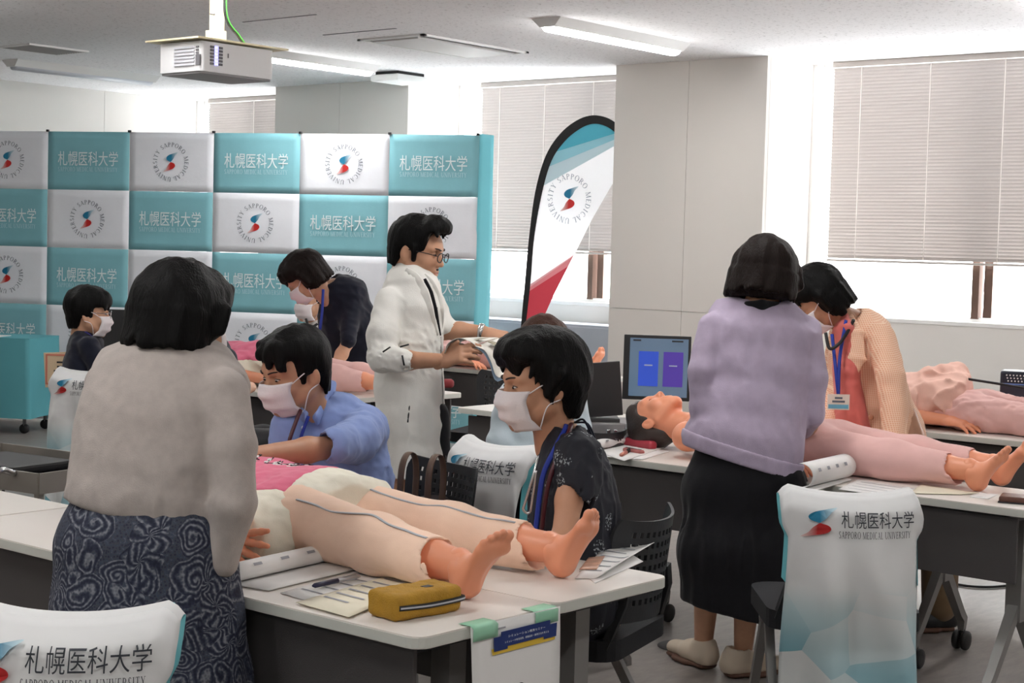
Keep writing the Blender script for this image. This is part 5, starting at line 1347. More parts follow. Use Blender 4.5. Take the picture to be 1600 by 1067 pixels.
s = SDF().chain([(A(pe, -.06, -.05, -.08), .09), (V3(sh0[0] + .02, sh0[1] + .02, .46), .082), (V3(sh0[0], sh0[1], .10), .07)], .03).chain([(A(pe, -.06, .06, -.08), .09), (V3(sh0[0], sh0[1] + .25, .46), .082), (V3(sh0[0], sh0[1] + .25, .10), .07)], .03)
P.add('trousers', s, .009, M_khaki)
shoe(P, sh0, face(-.9, -.2), M_dark); shoe(P, A(sh0, 0, .25), face(-.9, -.2), M_dark)
lanyard(P, [at(1322, 500, 6.56), at(1312, 560, 6.50), at(1310, 618, 6.48)]); lanyard(P, [at(1300, 522, 6.55), at(1305, 570, 6.50), at(1310, 618, 6.48)])
bd = MB().box((0, 0, 0), (.088, .003, .062)).build('name_badge', mat('badge_card', rgb(236, 226, 214), .4), P.o, at(1310, 628, 6.47) - P.org, math.atan2(HR[1], HR[0]))
MB().box((0, -.0022, -.018), (.08, .001, .016)).build('badge_wave', mat('badge_blue', rgb(110, 176, 204), .5), bd)
for zz, w in ((.016, .03), (.002, .05)): MB().box((0, -.0022, zz), (w, .001, .008)).build('badge_lettering', M_pk, bd)
MB().tube(bez([p - P.org for p in (at(1334, 500, 6.58), at(1322, 522, 6.53), at(1310, 538, 6.50), at(1296, 544, 6.5), at(1290, 520, 6.52))], 8), .007, 8).build('stethoscope_tube', M_dark, P.o)
# ================================================================ woman in navy bending over at the back
DSH[0] = .55
P = Person('woman in navy with a white mask bending over the mannequin at the back', base(550, 700, 8.8), M_skin)
P.head(Fr(at(478, 436, 8.76), face(-.74, -.12, -.66), sc=1.07))
nb, ch, pe = at(522, 450, 8.82), at(545, 500, 8.85), V3(*at(575, 620, 8.95)[:2], .85)
skel(P, nb, ch, pe, [(at(548, 478, 8.82), at(543, 536, 8.67), at(520, 580, 8.55)), (at(512, 458, 8.98), at(508, 520, 8.95), at(500, 570, 8.8))],
     [(A(pe, 0, -.09), A(pe, 0, -.09, -.4), A(pe, 0, -.09, -.77)), (A(pe, 0, .09), A(pe, 0, .09, -.4), A(pe, 0, .09, -.77))])
P.finish(.007)
P.add('hair', hair_bob(P.hd, length=-.062, vol=1.16, flare=.004, seed=5.5), .0055, M_hbrown); mask_parts(P.hd, P.o, P.org)
s = SDF().chain([SL(448, 506, 545, 8.82, .08), SL(462, 498, 575, 8.83, .12), SL(500, 496, 588, 8.86, .14), SL(560, 502, 600, 8.92, .14), SL(640, 520, 612, 8.96, .14)], .03, HR)
s.chain([LP(548, 474, 8.78, 17), LP(544, 532, 8.64, 13)], .04).wr(.008, DF, 2.); s.sub(ec(at(514, 440, 8.8), at(520, 450, 8.82), .056, .05), .008); P.add('navy_shirt', s, .008, M_navy)
s = SDF().chain([(A(pe, 0, -.08), .09), (A(pe, 0, -.09, -.78), .05)], .02).chain([(A(pe, 0, .08), .09), (A(pe, 0, .09, -.78), .05)], .02); P.add('trousers', s, .012, M_blackc)
for k in (-.09, .09): shoe(P, A(pe, 0, k), face(-.8, -.5), M_dark)
lanyard(P, [at(505, 452, 8.68), at(503, 490, 8.66), at(500, 515, 8.66)], w=.008)
# ================================================================ masked colleague behind her
P = Person('masked person in white seated beyond the woman bending in navy', base(505, 600, 9.7), M_skin)
P.head(Fr(at(486, 474, 9.7), face(-.55, -.80, -.05), sc=1.0))
nb, ch, pe = at(494, 508, 9.75), at(500, 540, 9.75), V3(*at(505, 600, 9.75)[:2], .55)
skel(P, nb, ch, pe, [(at(540, 515, 9.7), at(548, 560, 9.6), at(520, 585, 9.5)), (at(470, 515, 9.7), at(462, 560, 9.6), at(470, 585, 9.4))], [(A(pe, 0, .09), A(pe, -.38, .1), A(pe, -.38, .1, -.45)), (A(pe, 0, -.09), A(pe, -.38, -.1), A(pe, -.38, -.1, -.45))])
P.finish(.008); P.add('hair', hair_short(P.hd, seed=1.), .006, M_hblack); mask_parts(P.hd, P.o, P.org)
P.add('white_shirt', SDF().chain([SL(507, 478, 510, 9.75, .07), SL(520, 468, 540, 9.75, .10), SL(600, 468, 545, 9.75, .11)], .03, HR).chain([LP(538, 518, 9.7, 14), LP(546, 556, 9.6, 12)], .02).chain([LP(474, 518, 9.7, 14), LP(466, 556, 9.6, 12)], .02), .009, M_wht)
P.add('trousers', SDF().chain([(A(pe, 0, -.09), .09), (A(pe, -.38, -.1), .07), (A(pe, -.38, -.1, -.5), .05)], .03).chain([(A(pe, 0, .09), .09), (A(pe, -.38, .1), .07), (A(pe, -.38, .1, -.5), .05)], .03), .012, M_navy)
MB().tube(bez([p - P.org for p in (at(478, 498, 9.62), at(484, 512, 9.6), at(496, 506, 9.62))], 6), .008, 8).build('stethoscope_tube', M_dark, P.o)
# ================================================================ woman with glasses at the far left
DSH[0] = .30
P = Person('seated woman with short black hair, glasses and mask at the far left', base(140, 640, 8.15), M_skin)
P.head(Fr(at(138, 492, 8.12), face(.92, .22, -.06), sc=1.0))
nb, ch, pe = at(134, 528, 8.15), at(133, 570, 8.15), V3(*at(132, 640, 8.15)[:2], .55)
skel(P, nb, ch, pe, [(at(140, 540, 8.0), at(158, 595, 7.98), at(190, 590, 8.0)), (at(130, 540, 8.32), at(150, 595, 8.35), at(190, 588, 8.3))], [(A(pe, .0, -.08), A(pe, .4, -.08), A(pe, .4, -.08, -.45)), (A(pe, 0, .08), A(pe, .4, .08), A(pe, .4, .08, -.45))], HF)
P.finish(.007)
hs = hair_short(P.hd, vol=1.12, fringe=.045, back=-.068, side=-.012, seed=7.7, sidefront=.022); P.add('hair', hs, .005, M_hblack); mask_parts(P.hd, P.o, P.org); eyes(P.hd, P.o, P.org, .6)
for e in (-1, 1):
    MB().tube([P.hd.p(e * .033 + .024 * math.cos(a), .115 - .08 * abs(.024 * math.cos(a) * e + .006), .010 + .018 * math.sin(a)) - P.org for a in np.linspace(0, 2 * math.pi, 21)], .002, 6, cap=False).build('glasses_rim', M_steel, P.o)
    MB().tube([P.hd.p(e * .058, .108, .016) - P.org, P.hd.p(e * .082, 0, .016) - P.org], .0018, 6).build('glasses_temple', M_steel, P.o)
s = SDF().chain([SL(524, 116, 148, 8.15, .07), SL(536, 110, 158, 8.15, .14), SL(570, 102, 164, 8.15, .17), SL(645, 102, 166, 8.15, .17)], .03, HR)
s.chain([LP(140, 542, 8.0, 17), LP(154, 580, 7.98, 14)], .02).wr(.007, DF, 1.); s.sub(ec(at(134, 512, 8.14), at(134, 524, 8.15), .054, .05), .008); P.add('navy_shirt', s, .008, M_navy)
lanyard(P, [at(122, 522, 8.1), at(134, 520, 8.06), at(148, 530, 8.08)], mat('lanyard_violet', rgb(60, 50, 140), .6), .006)
P.add('trousers', SDF().chain([(A(pe, 0, -.08), .09), (A(pe, .4, -.08), .07), (A(pe, .4, -.08, -.5), .05)], .03).chain([(A(pe, 0, .08), .09), (A(pe, .4, .08), .07), (A(pe, .4, .08, -.5), .05)], .03), .012, M_blackc)
for k in (-.08, .08): shoe(P, A(pe, .4, k), (1, 0), M_dark)
DSH[0] = 0.0
# ================================================================ person mostly hidden behind the woman in grey
P = Person('person in a dark navy top mostly hidden behind the woman in grey', base(330, 620, 7.5), M_skin)
P.head(Fr(at(314, 500, 7.5), face(.5, .8, -.1), sc=1.0))
nb, ch, pe = at(322, 540, 7.5), at(325, 585, 7.5), V3(*at(328, 640, 7.5)[:2], .54)
skel(P, nb, ch, pe, [(at(358, 560, 7.45), at(368, 610, 7.45), at(392, 605, 7.6)), (at(288, 560, 7.6), at(282, 610, 7.6), at(320, 610, 7.8))], [(A(pe, 0, -.08), A(pe, .4, -.08), A(pe, .4, -.08, -.45)), (A(pe, 0, .08), A(pe, .4, .08), A(pe, .4, .08, -.45))])
P.finish(.008); P.add('hair', hair_short(P.hd, seed=2.), .006, M_hblack)
P.add('navy_top', SDF().chain([SL(540, 305, 340, 7.5, .07), SL(554, 284, 362, 7.5, .11), SL(600, 282, 366, 7.5, .12), SL(655, 284, 366, 7.5, .13)], .03, HR).chain([LP(354, 560, 7.45, 17), LP(367, 610, 7.45, 13)], .02), .008, M_navy)
P.add('trousers', SDF().chain([(A(pe, 0, -.06, .02), .125), (A(pe, 0, .06, .02), .125)], .03).chain([(A(pe, 0, -.08), .10), (A(pe, .4, -.08), .07), (A(pe, .4, -.08, -.5), .05)], .03).chain([(A(pe, 0, .08), .09), (A(pe, .4, .08), .07), (A(pe, .4, .08, -.5), .05)], .03), .012, M_blackc)
# ================================================================ person in pale blue seated behind the floral dress
P = Person('person with brown hair in a pale blue top seated behind the floral dress', base(845, 760, 6.62), M_skin)
P.head(Fr(at(850, 548, 6.62), face(.35, .9, -.12), sc=1.0))
nb, ch, pe = at(845, 592, 6.64), at(842, 650, 6.64), V3(*at(842, 770, 6.64)[:2], .55)
skel(P, nb, ch, pe, [(at(900, 625, 6.62), at(910, 690, 6.6), at(890, 720, 6.8)), (at(790, 618, 6.6), at(778, 690, 6.56), at(800, 720, 6.8))], [(A(pe, 0, -.08), A(pe, .4, -.08), A(pe, .4, -.08, -.45)), (A(pe, 0, .08), A(pe, .4, .08), A(pe, .4, .08, -.45))])
P.finish(.007); P.add('hair', hair_bob(P.hd, length=-.07, vol=1.06, seed=9.), .005, M_hbr2)
s = SDF().chain([SL(594, 818, 875, 6.64, .07), SL(606, 795, 895, 6.64, .10), SL(640, 782, 905, 6.63, .125), SL(700, 776, 908, 6.62, .13), SL(800, 784, 905, 6.62, .14)], .035, HR)
s.chain([LP(796, 622, 6.6, 22), LP(784, 690, 6.56, 21), LP(802, 722, 6.8, 16)], .025).chain([LP(898, 628, 6.62, 21), LP(908, 690, 6.6, 18), LP(890, 722, 6.8, 15)], .025).wr(.010, DF * .8, 5.); P.add('pale_blue_top', s, .008, M_pale)
P.add('trousers', SDF().chain([(A(pe, 0, -.08), .09), (A(pe, .4, -.08), .07), (A(pe, .4, -.08, -.5), .05)], .03).chain([(A(pe, 0, .08), .09), (A(pe, .4, .08), .07), (A(pe, .4, .08, -.5), .05)], .03), .012, M_navy)
for k in (-.08, .08): shoe(P, A(pe, .4, k), (1, 0), M_dark)
# ---------------------------------------------------------------- nursing mannequins lying on the tables
class Lay:
    def __init__(s, ox, oy, yaw=0.0):
        s.c, s.n, s.o = math.cos(yaw), math.sin(yaw), V3(ox, oy, TZ)
    def __call__(s, x, y, z): return s.o + V3(x * s.c - y * s.n, x * s.n + y * s.c, z)
    def d(s, x, y, z): return V3(x * s.c - y * s.n, x * s.n + y * s.c, z)
def mannequin(label, q, pants, spread=1.0, feet=True, wrists=((-.26, .05, .045), (.26, .05, .045)), hands=(None, None), foot_dir=((0, -.55, .83), (0, -.42, .9)), fat=1.0, hem=.62, vox=.006, flare=.0, pw=.006):
    P = Person(label, q(0, 0, 0), M_vinyl, 'mannequin', 'mannequin')
    P.hd = Fr(q(0, .725, .112), q.d(0, .12, 1), q.d(0, 1, -.12), 1.0); P.extra.append(head_mesh(P.hd))
    s = P.b; W = q.d(1, 0, 0)
    s.chain([(q(0, 0, .085), (.14, .078)), (q(0, .2, .08), (.13, .074)), (q(0, .40, .095), (.16, .09)), (q(0, .50, .095), (.13, .07))], .04, W)
    s.u(ec(q(0, .52, .10), q(0, .64, .105), .056, .054), .03)
    fine = SDF()
    for e, wr, hp in ((-1, wrists[0], hands[0]), (1, wrists[1], hands[1])):
        sh, w = q(e * .175, .465, .085), q(*wr); el = (sh + w) / 2 + q.d(e * .035, 0, -.006)
        s.u(ell(sh, (.058, .060, .058)), .02).chain([(sh, .046), ((sh + el) / 2, .042), (el, .036), (w, .026)], .02)
        fw, up, cu, sp, th = hp or ((0, -1, -.05), (0, 0, 1), (.25, .25, .3, .3), .1, (.7, .55, -.35))
        hand_sdf(Fr(w, q.d(*fw), q.d(*up)), -e * -1 if False else (1 if e < 0 else -1), cu, sp, th, fine)
    an = []
    for e in (-1, 1):
        hp_, kn, a = q(e * .09, -.03, .082), q(e * .10 * (1 + (spread - 1) * .6), -.36, .072), q(e * .12 * spread, -.66, .070); an.append(a)
        s.chain([(hp_, .070), (kn, .046), (kn * .4 + a * .6, .044), (a, .036)], .03)
        if feet:
            fd = nrm(q.d(*foot_dir[0 if e < 0 else 1])); kd = nrm(kn - a)
            foot_sdf(Fr(a + V3(0, 0, .0), fd, kd, .87), 1 if e < 0 else -1, fine)
    P.finish(.006, [(fine, .0028 if vox < .0065 else .004)])
    t = SDF().chain([(q(0, .10, .088), (.155 * fat, .086)), (q(0, -.02, .088), (.165 * fat, .088))], .04, W)
    for e in (-1, 1):
        hp_, kn, a = q(e * .092, -.04, .084), q(e * .105 * (1 + (spread - 1) * .6), -.36, .072), q(e * .12 * spread, -hem, .068 - flare * .3)
        t.chain([(hp_, .088), (kn, .066), (a, .050 + flare)], .05)
    t.wr(pw, np.array([[12., 9, 10], [14, -7, 12], [9, 8, -14.]]), 3.0 + spread).cut(half((0, 0, TZ + .003), (0, 0, -1)), .004)
    for e in (-1, 1): t.sub(ec(q(e * .12 * spread, -hem - .002, .075), q(e * .12 * spread * 1.04, -hem - .12, .075), .05 + flare, .10), .003)
    P.psdf = t; P.pants = P.add('trousers', t, vox, pants)
    return P
def zipper(P, pts, m):
    pts = [V3(p[0], p[1], top_z(P.psdf, p[0], p[1]) + .003) for a_, b_ in zip(pts[:-1], pts[1:]) for p in (a_, a_ * .5 + b_ * .5)] + [V3(pts[-1][0], pts[-1][1], top_z(P.psdf, pts[-1][0], pts[-1][1]) + .001)]
    MB().tube(bez([p - P.org for p in pts], 6), [(.005, .002)] * ((len(pts) - 1) * 6 + 1), 6, flat=ZUP).build('zip', m, P.pants)
M_zip = mat('zip_grey', rgb(176, 178, 186), .5)
# nearest mannequin
qa = Lay(2.885, 3.065)
PA = mannequin('mannequin in peach zip trousers and a cream and pink top on the nearest table', qa, M_peach, 1.38, True,
     ((-.282, .045, .056), (.27, .05, .045)), (((-.04, -1, -.10), (-1, 0, .35), (.06, .10, .14, .18), .36, (.70, .65, .05)), None), ((.06, -.52, .86), (.10, -.44, .9)), 1.0, .60, .0058, .008, .003)
P = PA; q = qa
s = SDF().chain([(q(0, .46, .10), (.17, .104)), (q(0, .25, .095), (.18, .100)), (q(.01, .02, .092), (.200, .100)), (q(.02, -.07, .092), (.185, .096))], .04, V3(1, 0, 0))
s.u(ec(q(-.20, .22, .06), q(-.20, -.05, .05), (.06, .06), (.05, .055), V3(1, 0, 0)), .06)
s.u(ec(q(-.225, .20, .02), q(-.215, -.055, .02), (.035, .02), (.03, .02), V3(0, 0, 1)), .05)
s.u(ec(q(.0, -.09, .175), q(.16, -.07, .14), .018, .022), .03)
s.chain([(q(-.175, .45, .09), .075), (q(-.21, .34, .08), .072)], .04).chain([(q(.175, .45, .09), .075), (q(.21, .34, .08), .072)], .04)
s.wr(.006, np.array([[10., 5, 4], [6, -8, 9], [4, 9, -8.]]), 2.2).wr(.004, DF * 1.5, 4.)
ncore = len(s.ops); s.cut(half(q(0, -.125, 0), (-.05, -1, 0)), .006).cut(half((0, 0, TZ + .003), (0, 0, -1)), .003)
P.add('cream_top', s, .0058, M_cream)
pt = SDF(); pt.ops = list(s.ops[:ncore]); pt.post = list(s.post) + [lambda Q: np.full(len(Q), .0025, f32)]
pt.cut(half(q(-.155, 0, 0), (-1, -.25, 0)), .004).cut(half(q(0, .0, 0), (.30, -1, 0)), .004).cut(half(q(0, 0, .05), (0, 0, -1)), .004)
P.add('pink_print', pt, .0058, M_pinkp)
def on_top(x, y): p_ = q(x, y, 0); p_[2] = top_z(pt, p_[0], p_[1]) + .0015; return p_
for k in range(5):
    c = [on_top(-.02 + .05 * math.sin(5 * t + k) * .5 + k * .012, .30 - .045 * k - .04 * t) - P.org for t in np.linspace(0, 1, 14)]
    MB().tube(c, [(.007, .0015)] * 14, 6, flat=ZUP).build('white_script', M_wht, P.o)
    MB().tube([p + V3(.012, .006 * math.sin(3 * i), .002) for i, p in enumerate(c)], .0016, 6).build('ink_line', M_dark, P.o)
zipper(P, [q(-.150, -.09, 0), q(-.155, -.22, 0), q(-.155, -.36, 0), q(-.170, -.48, 0), q(-.180, -.56, 0)], M_zip)
zipper(P, [q(.070, -.10, 0), q(.080, -.24, 0), q(.095, -.36, 0), q(.120, -.48, 0), q(.135, -.56, 0)], M_zip)
P.add('hair', hair_short(P.hd, vol=1.02, seed=1.), .006, M_hbrown)
# mannequin with its head in view
qb = Lay(5.375, 3.00)
P = mannequin('bare-shouldered mannequin with dark hair in pink trousers, head beside the monitor', qb, M_pink, .82, True,
     ((-.25, .03, .045), (.25, .05, .045)), (None, None), ((-.06, -.55, .83), (.06, -.5, .86)), 1.0, .60, .0065, .004, .003)
hs = SDF().u(ell((0, -.022, .042), (.086, .105, .096), P.hd), .02).u(ec((0, -.05, .0), (0, -.05, -.05), (.08, .05), (.06, .04), (1, 0, 0), P.hd), .03).u(ell((0, .03, .09), (.07, .05, .045), P.hd), .02)
hs.sub(bxs((0, .145, -.13), (.12, .115, .18), .02, P.hd), .02); hs.rag(half(P.hd.p(0, 0, -.08), P.hd.d(0, .1, -1)), .01)
for e in (-1, 1): hs.sub(bxs((e * .10, .03, -.11), (.055, .055, .10), .015, P.hd), .012)
strands(hs, P.hd, .006, (45, 12, 12), 3.); P.add('moulded_hair', hs, .0045, mat('wig_brown', rgb(52, 42, 38), .4, bump=.2, bscale=120))
MB().tube([P.hd.p(x, .0945, -.0555) - P.org for x in np.linspace(-.02, .02, 7)], .0016, 6).build('mouth_line', mat('mouth_dark', rgb(150, 70, 58), .6), P.o)
for e in (-1, 1): MB().tube([P.hd.p(e * .031 + x, .0885 - 25 * x * x, .006) - P.org for x in np.linspace(-.013, .013, 7)], .0012, 6).build('eye_slit', mat('mouth_dark', rgb(150, 70, 58), .6), P.o)
for e in (-1, 1):
    c = qb(e * .175, .465, .085); MB().tube([c + V3(e * .0 + .062 * math.cos(a) * .5 - e * .03, .062 * math.sin(a) * .9, .062 * math.cos(a)) - P.org for a in np.linspace(-1.6, 1.6, 13)], .0018, 6).build('shoulder_joint', mat('joint_line', rgb(196, 112, 82), .5), P.o)
s = SDF().chain([(qb(-.12, .16, .185), .035), (qb(.0, .10, .215), .04), (qb(.13, .10, .18), .035)], .04).wr(.02, DF * 1.4, 2.); P.add('folded_top', s, .007, mat('spotted_white', rgb(232, 226, 216), .8, var=.25, vscale=60))
# mannequin at the far right edge
qc = Lay(7.22, 3.22)
P = mannequin('mannequin in a pink gown and trousers at the far right edge', qc, M_pink, 1.1, True, ((-.20, .03, .05), (.25, .05, .045)),
     (((.0, -1, -.10), (-.25, 0, 1), (.18, .2, .25, .3), .2, (.6, .7, .05)), None), fat=1.06, hem=.60, vox=.0075, pw=.014)
s = SDF().chain([(qc(0, .48, .11), (.18, .105)), (qc(0, .25, .12), (.19, .115)), (qc(.0, .08, .14), (.20, .115))], .05, V3(1, 0, 0)).u(ec(qc(-.05, .20, .25), qc(.10, .12, .26), .03, .035), .04)
s.chain([(qc(-.18, .45, .09), .07), (qc(-.22, .28, .08), .065)], .04).wr(.022, DF * .7, 1.).cut(half(qc(0, .02, 0), (.3, -1, 0)), .005).cut(half((0, 0, TZ + .003), (0, 0, -1)), .003)
P.add('gown', s, .0075, mat('pink_gown', rgb(242, 196, 180), .85, var=.04, vscale=14, bump=.15, bscale=300))
MB().tube(bez([qc(*a) - P.org for a in ((-.02, .03, .235), (.06, -.12, .215), (.14, -.30, .19))], 8), .006, 8).build('black_lead', M_blk, P.o)
# mannequin at the back left
qd = Lay(6.06, 6.60, .10)
P = mannequin('mannequin in a pink and cream top on the back tables', qd, M_pink, .9, True, ((-.235, .02, .05), (.25, .05, .045)), (None, None), fat=1.0, hem=.58, vox=.0095)
s = SDF().chain([(qd(0, .48, .11), (.18, .105)), (qd(0, .25, .11), (.185, .11)), (qd(0, .05, .115), (.19, .11))], .05, qd.d(1, 0, 0)).chain([(qd(-.18, .46, .09), .075), (qd(-.215, .26, .075), .07)], .04).chain([(qd(.18, .46, .09), .075), (qd(.215, .26, .075), .07)], .04)
s.wr(.016, DF * .8, 5.); n_ = len(s.ops); P.add('cream_top', s, .009, M_cream)
pt = SDF(); pt.ops = list(s.ops[:n_]); pt.post = list(s.post) + [lambda Q: np.full(len(Q), .003, f32)]; pt.cut(half(qd(0, 0, .14), (0, 0, -1)), .004); P.add('pink_print', pt, .009, M_pinkp)
# mannequin by the feather flag
qe = Lay(8.12, 6.92)
P = mannequin('mannequin in pink on the table behind the open booklet', qe, M_pink, 1.0, True, fat=1.0, hem=.6, vox=.0095)
s = SDF().chain([(qe(0, .48, .11), (.18, .105)), (qe(0, .25, .11), (.185, .11)), (qe(0, .0, .115), (.19, .11))], .05, V3(1, 0, 0)).chain([(qe(-.18, .46, .09), .07), (qe(-.21, .26, .075), .065)], .04).wr(.02, DF * .8, 8.); P.add('pink_top', s, .009, M_pink)
# ---------------------------------------------------------------- papers, bags and devices
M_paper = mat('paper', rgb(238, 236, 234), .6, var=.02, vscale=6); M_cpaper = mat('cream_paper', rgb(232, 224, 202), .65); M_ink = mat('ink_grey', rgb(160, 161, 168), .7)
def sheet(label, pts, h, name='paper_sheet', cat='paper', m=None, lines=5, curl=0.0, group=None, ink=True):
    """pts: four table-plane corners (near-left, near-right, far-right, far-left)"""
    p = [np.append(np.asarray(a[:2]), TZ + h) for a in pts]; o = sum(p) / 4; root_o = o.copy()
    def fn(u, v):
        a = p[0] * (1 - u) + p[1] * u; b = p[3] * (1 - u) + p[2] * u; c = a * (1 - v) + b * v
        return c - root_o + V3(0, 0, curl * max(0, u - .6) ** 2)
    t = empty(name, root_o, 0, label, cat, group)
    sh = MB().grid(fn, 9, 5, .0012).build('page', m or M_paper, t)
    if ink:
        for k in range(lines):
            v = .18 + .64 * k / max(1, lines - 1); L = .5 + .3 * ((k * 37) % 7) / 7
            MB().grid(lambda a, b: np.asarray(fn(.1 + L * a, v + .022 * b)) + V3(0, 0, .0012), 7, 2).build('print_line', M_ink, t)
    return t
def z(x, y): return onz(x, y, TZ)
sheet('cream handwritten sheet under the mustard pencil case', [z(462, 945), z(545, 968), z(692, 905), z(640, 893)], .006, m=M_cpaper, lines=7)
sheet('white printed page beside the rolled booklet', [z(438, 928), z(500, 946), z(650, 905), z(570, 890)], .003, lines=5)
sheet('glossy leaflet lying under the heel of the far mannequin foot', [z(905, 893), z(930, 912), z(1005, 878), z(985, 866)], .002, lines=0, ink=False)
def roll_book(label, a, b, c, d, R, name='open_booklet', cat='booklet', turn=1.0, m=None):
    """booklet lying open with one leaf curled over: a-b spine side, d-c outer side"""
    p = [np.append(np.asarray(k[:2]), TZ + .002) for k in (a, b, c, d)]; o = sum(p) / 4
    t = empty(name, o, 0, label, cat)
    MB().grid(lambda u, v: (p[0] * (1 - u) + p[1] * u) * (1 - v) + (p[3] * (1 - u) + p[2] * u) * v - o + V3(0, 0, .001), 7, 5, .003).build('lower_pages', m or M_paper, t)
    ax = nrm(p[1] - p[0]); side = nrm(np.cross(ax, ZUP)) ; side = side if side @ (p[3] - p[0]) > 0 else -side
    def cr(u, v):
        ang = -math.pi / 2 + turn * math.pi * 1.15 * v
        c = p[0] * (1 - u) + p[1] * u
        return c - o + side * (R * math.cos(ang) * 1.1) + V3(0, 0, .004 + R * (1 + math.sin(ang)))
    MB().grid(cr, 9, 17, .0016).build('curled_leaf', m or M_paper, t)
    for k in range(4):
        u0 = .12 + .2 * k
        MB().grid(lambda a_, b_: cr(u0 + .06 * a_, .56 + .09 * b_) + side * .003 + V3(0, 0, .003), 3, 6).build('print_line', M_ink, t)
    return t
roll_book('thick booklet with a curled page at the edge of the nearest table', z(358, 915), z(560, 868), z(572, 888), z(420, 925), .022)
sheet('booklet page with a colour photo at the right end of the nearest table', [z(898, 905), z(945, 905), z(1022, 858), z(955, 845)], .003, curl=.10, lines=6)
pz = [z(905, 893), z(932, 893), z(945, 872), z(920, 874)]
tp = sheet('small colour photo printed on the right-hand booklet page', pz, .006, name='photo_print', cat='print', m=mat('photo_skin', rgb(206, 160, 134), .4, var=.4, vscale=30), ink=False)
# mustard pencil case
pcn = onz(647, 975, TZ); fr = Fr(pcn, (z(715, 958) - z(580, 985)), ZUP)
ang = math.atan2((z(712, 955) - z(582, 978))[1], (z(712, 955) - z(582, 978))[0])
pk = empty('pencil_case', onz(648, 958, TZ + .0), ang, 'mustard yellow zip pencil case on the nearest table', 'pencil case')
M_must = mat('mustard_canvas', rgb(176, 132, 36), .8, var=.12, vscale=30, bump=.3, bscale=300)
s = SDF().u(bxs((0, 0, .029), (.095, .05, .028), .014), .01).wr(.003, DF * 1.3, 3.0).wr(.0015, DF * 3, 1.)
obj_sdf('body', s, .004, M_must, pk, V3(0, 0, 0))
MB().tube(bez([(-.085, -.050, .030), (0, -.0525, .027), (.090, -.051, .030), (.0965, -.03, .030), (.0965, .03, .030)], 6), [(.004, .0065)] * 25, 6, flat=ZUP).build('zip_tape', M_blk, pk)
MB().tube(bez([(-.083, -.053, .030), (0, -.0555, .027), (.090, -.054, .030), (.099, -.03, .030), (.099, .03, .030)], 6), [(.002, .0022)] * 25, 6, flat=ZUP).build('zip_teeth', M_zip, pk)
MB().box((.02, -.015, .0585), (.024, .017, .002), .1).build('woven_label', M_dark, pk)
# pens
def pen(label, a, b, h, r, m1, m2, cat='pen'):
    p, q_ = np.append(a[:2], TZ + h), np.append(b[:2], TZ + h); d = q_ - p; L = np.linalg.norm(d)
    t = empty('pen', p, math.atan2(d[1], d[0]), label, cat)
    MB().lathe([(.002, 0), (r, .008), (r, L * .52)], (0, 0, 0), 12, (1, 0, 0)).build('barrel', m1, t); MB().lathe([(r, L * .52), (r * .95, L * .9), (.003, L)], (0, 0, 0), 12, (1, 0, 0)).build('upper_barrel', m2, t)
    MB().box((L * .8, 0, r + .001), (L * .3, .003, .002)).build('clip', m2, t)
M_nb = mat('pen_blue', rgb(28, 32, 66), .35); M_sil = mat('pen_silver', rgb(190, 190, 194), .3, metal=.8); M_rose = mat('pen_rose', rgb(190, 116, 96), .35)
pen('blue and silver pen lying on the papers of the nearest table', z(488, 925), z(562, 909), .014, .006, M_nb, M_sil)
pen('rose coloured pen on the papers beside the dark-haired mannequin', z(970, 716), z(985, 707), .012, .008, M_rose, M_dark)
# poster taped to the table end
po = V3(AX + .02, 2.203, TZ)
tl, tr = onz(733, 980, TZ), onz(866, 946, TZ)
pt_ = empty('taped_poster', V3(tl[0], 2.2, TZ), 0, 'white seminar poster with a blue banner taped to the end of the nearest table', 'poster')
PWD = tr[0] - tl[0]
def pf(u, v): return V3(PWD * u, -.004 - .012 * v - .006 * math.sin(3 * v + u), .001 - .40 * v)
ps = MB().grid(pf, 9, 17, .0008).build('sheet', M_paper, pt_)
def onp(v, off=.0025):
    return np.array([pf(x / PWD, y / .40) + V3(0, -off, 0) for x, y, _ in v])
def rv(b): return (b - .16) * .46 + .03
def ppoly(name, pts, m, off):
    pts = [(a, rv(b)) for a, b in pts]; return link(name, mesh_np(name, onp([(a * PWD, b * .40, 0) for a, b in pts], off), [tuple(range(len(pts)))], m, smooth=False), ps)
ppoly('yellow_band', [(.21, .47), (.92, .47), (.93, .40), (.20, .40)], mat('poster_yellow', rgb(222, 186, 62), .6), .004)
ppoly('blue_banner', [(.22, .27), (.30, .27), (.30, .22), (.86, .22), (.86, .27), (.94, .27), (.93, .43), (.78, .43), (.78, .40), (.37, .40), (.37, .43), (.22, .43)], mat('poster_blue', rgb(22, 46, 110), .6), .006)
for txt, w, hh, cx, cy in (('シミュレーション教育セミナー', .42, .03, .58, .285), ('シミュレータ有効活用、授業設計・教育方法を考える', .50, .026, .58, .345)):
    v, f = fit_w(text_mesh(txt, 1.0, None), w * PWD, hh * .40); v = v.copy(); v[:, 1] *= -1
    v[:, 1] *= .46; v[:, 0] += cx * PWD; v[:, 1] += rv(cy) * .40; link('poster_lettering', mesh_np('poster_lettering', onp(v, .0085), f, M_pw, smooth=False), ps)
ppoly('small_logo', [(.19, .17), (.36, .17), (.36, .19), (.19, .19)], M_ink, .004)
lm = [(.52 + .045 * math.cos(a), .92 + .05 * math.sin(a)) for a in np.linspace(0, 2 * math.pi, 16)[:-1]]
ppoly('dark_mark', lm, M_dark, .004)
M_tape = mat('green_tape', rgb(150, 204, 172), .5)
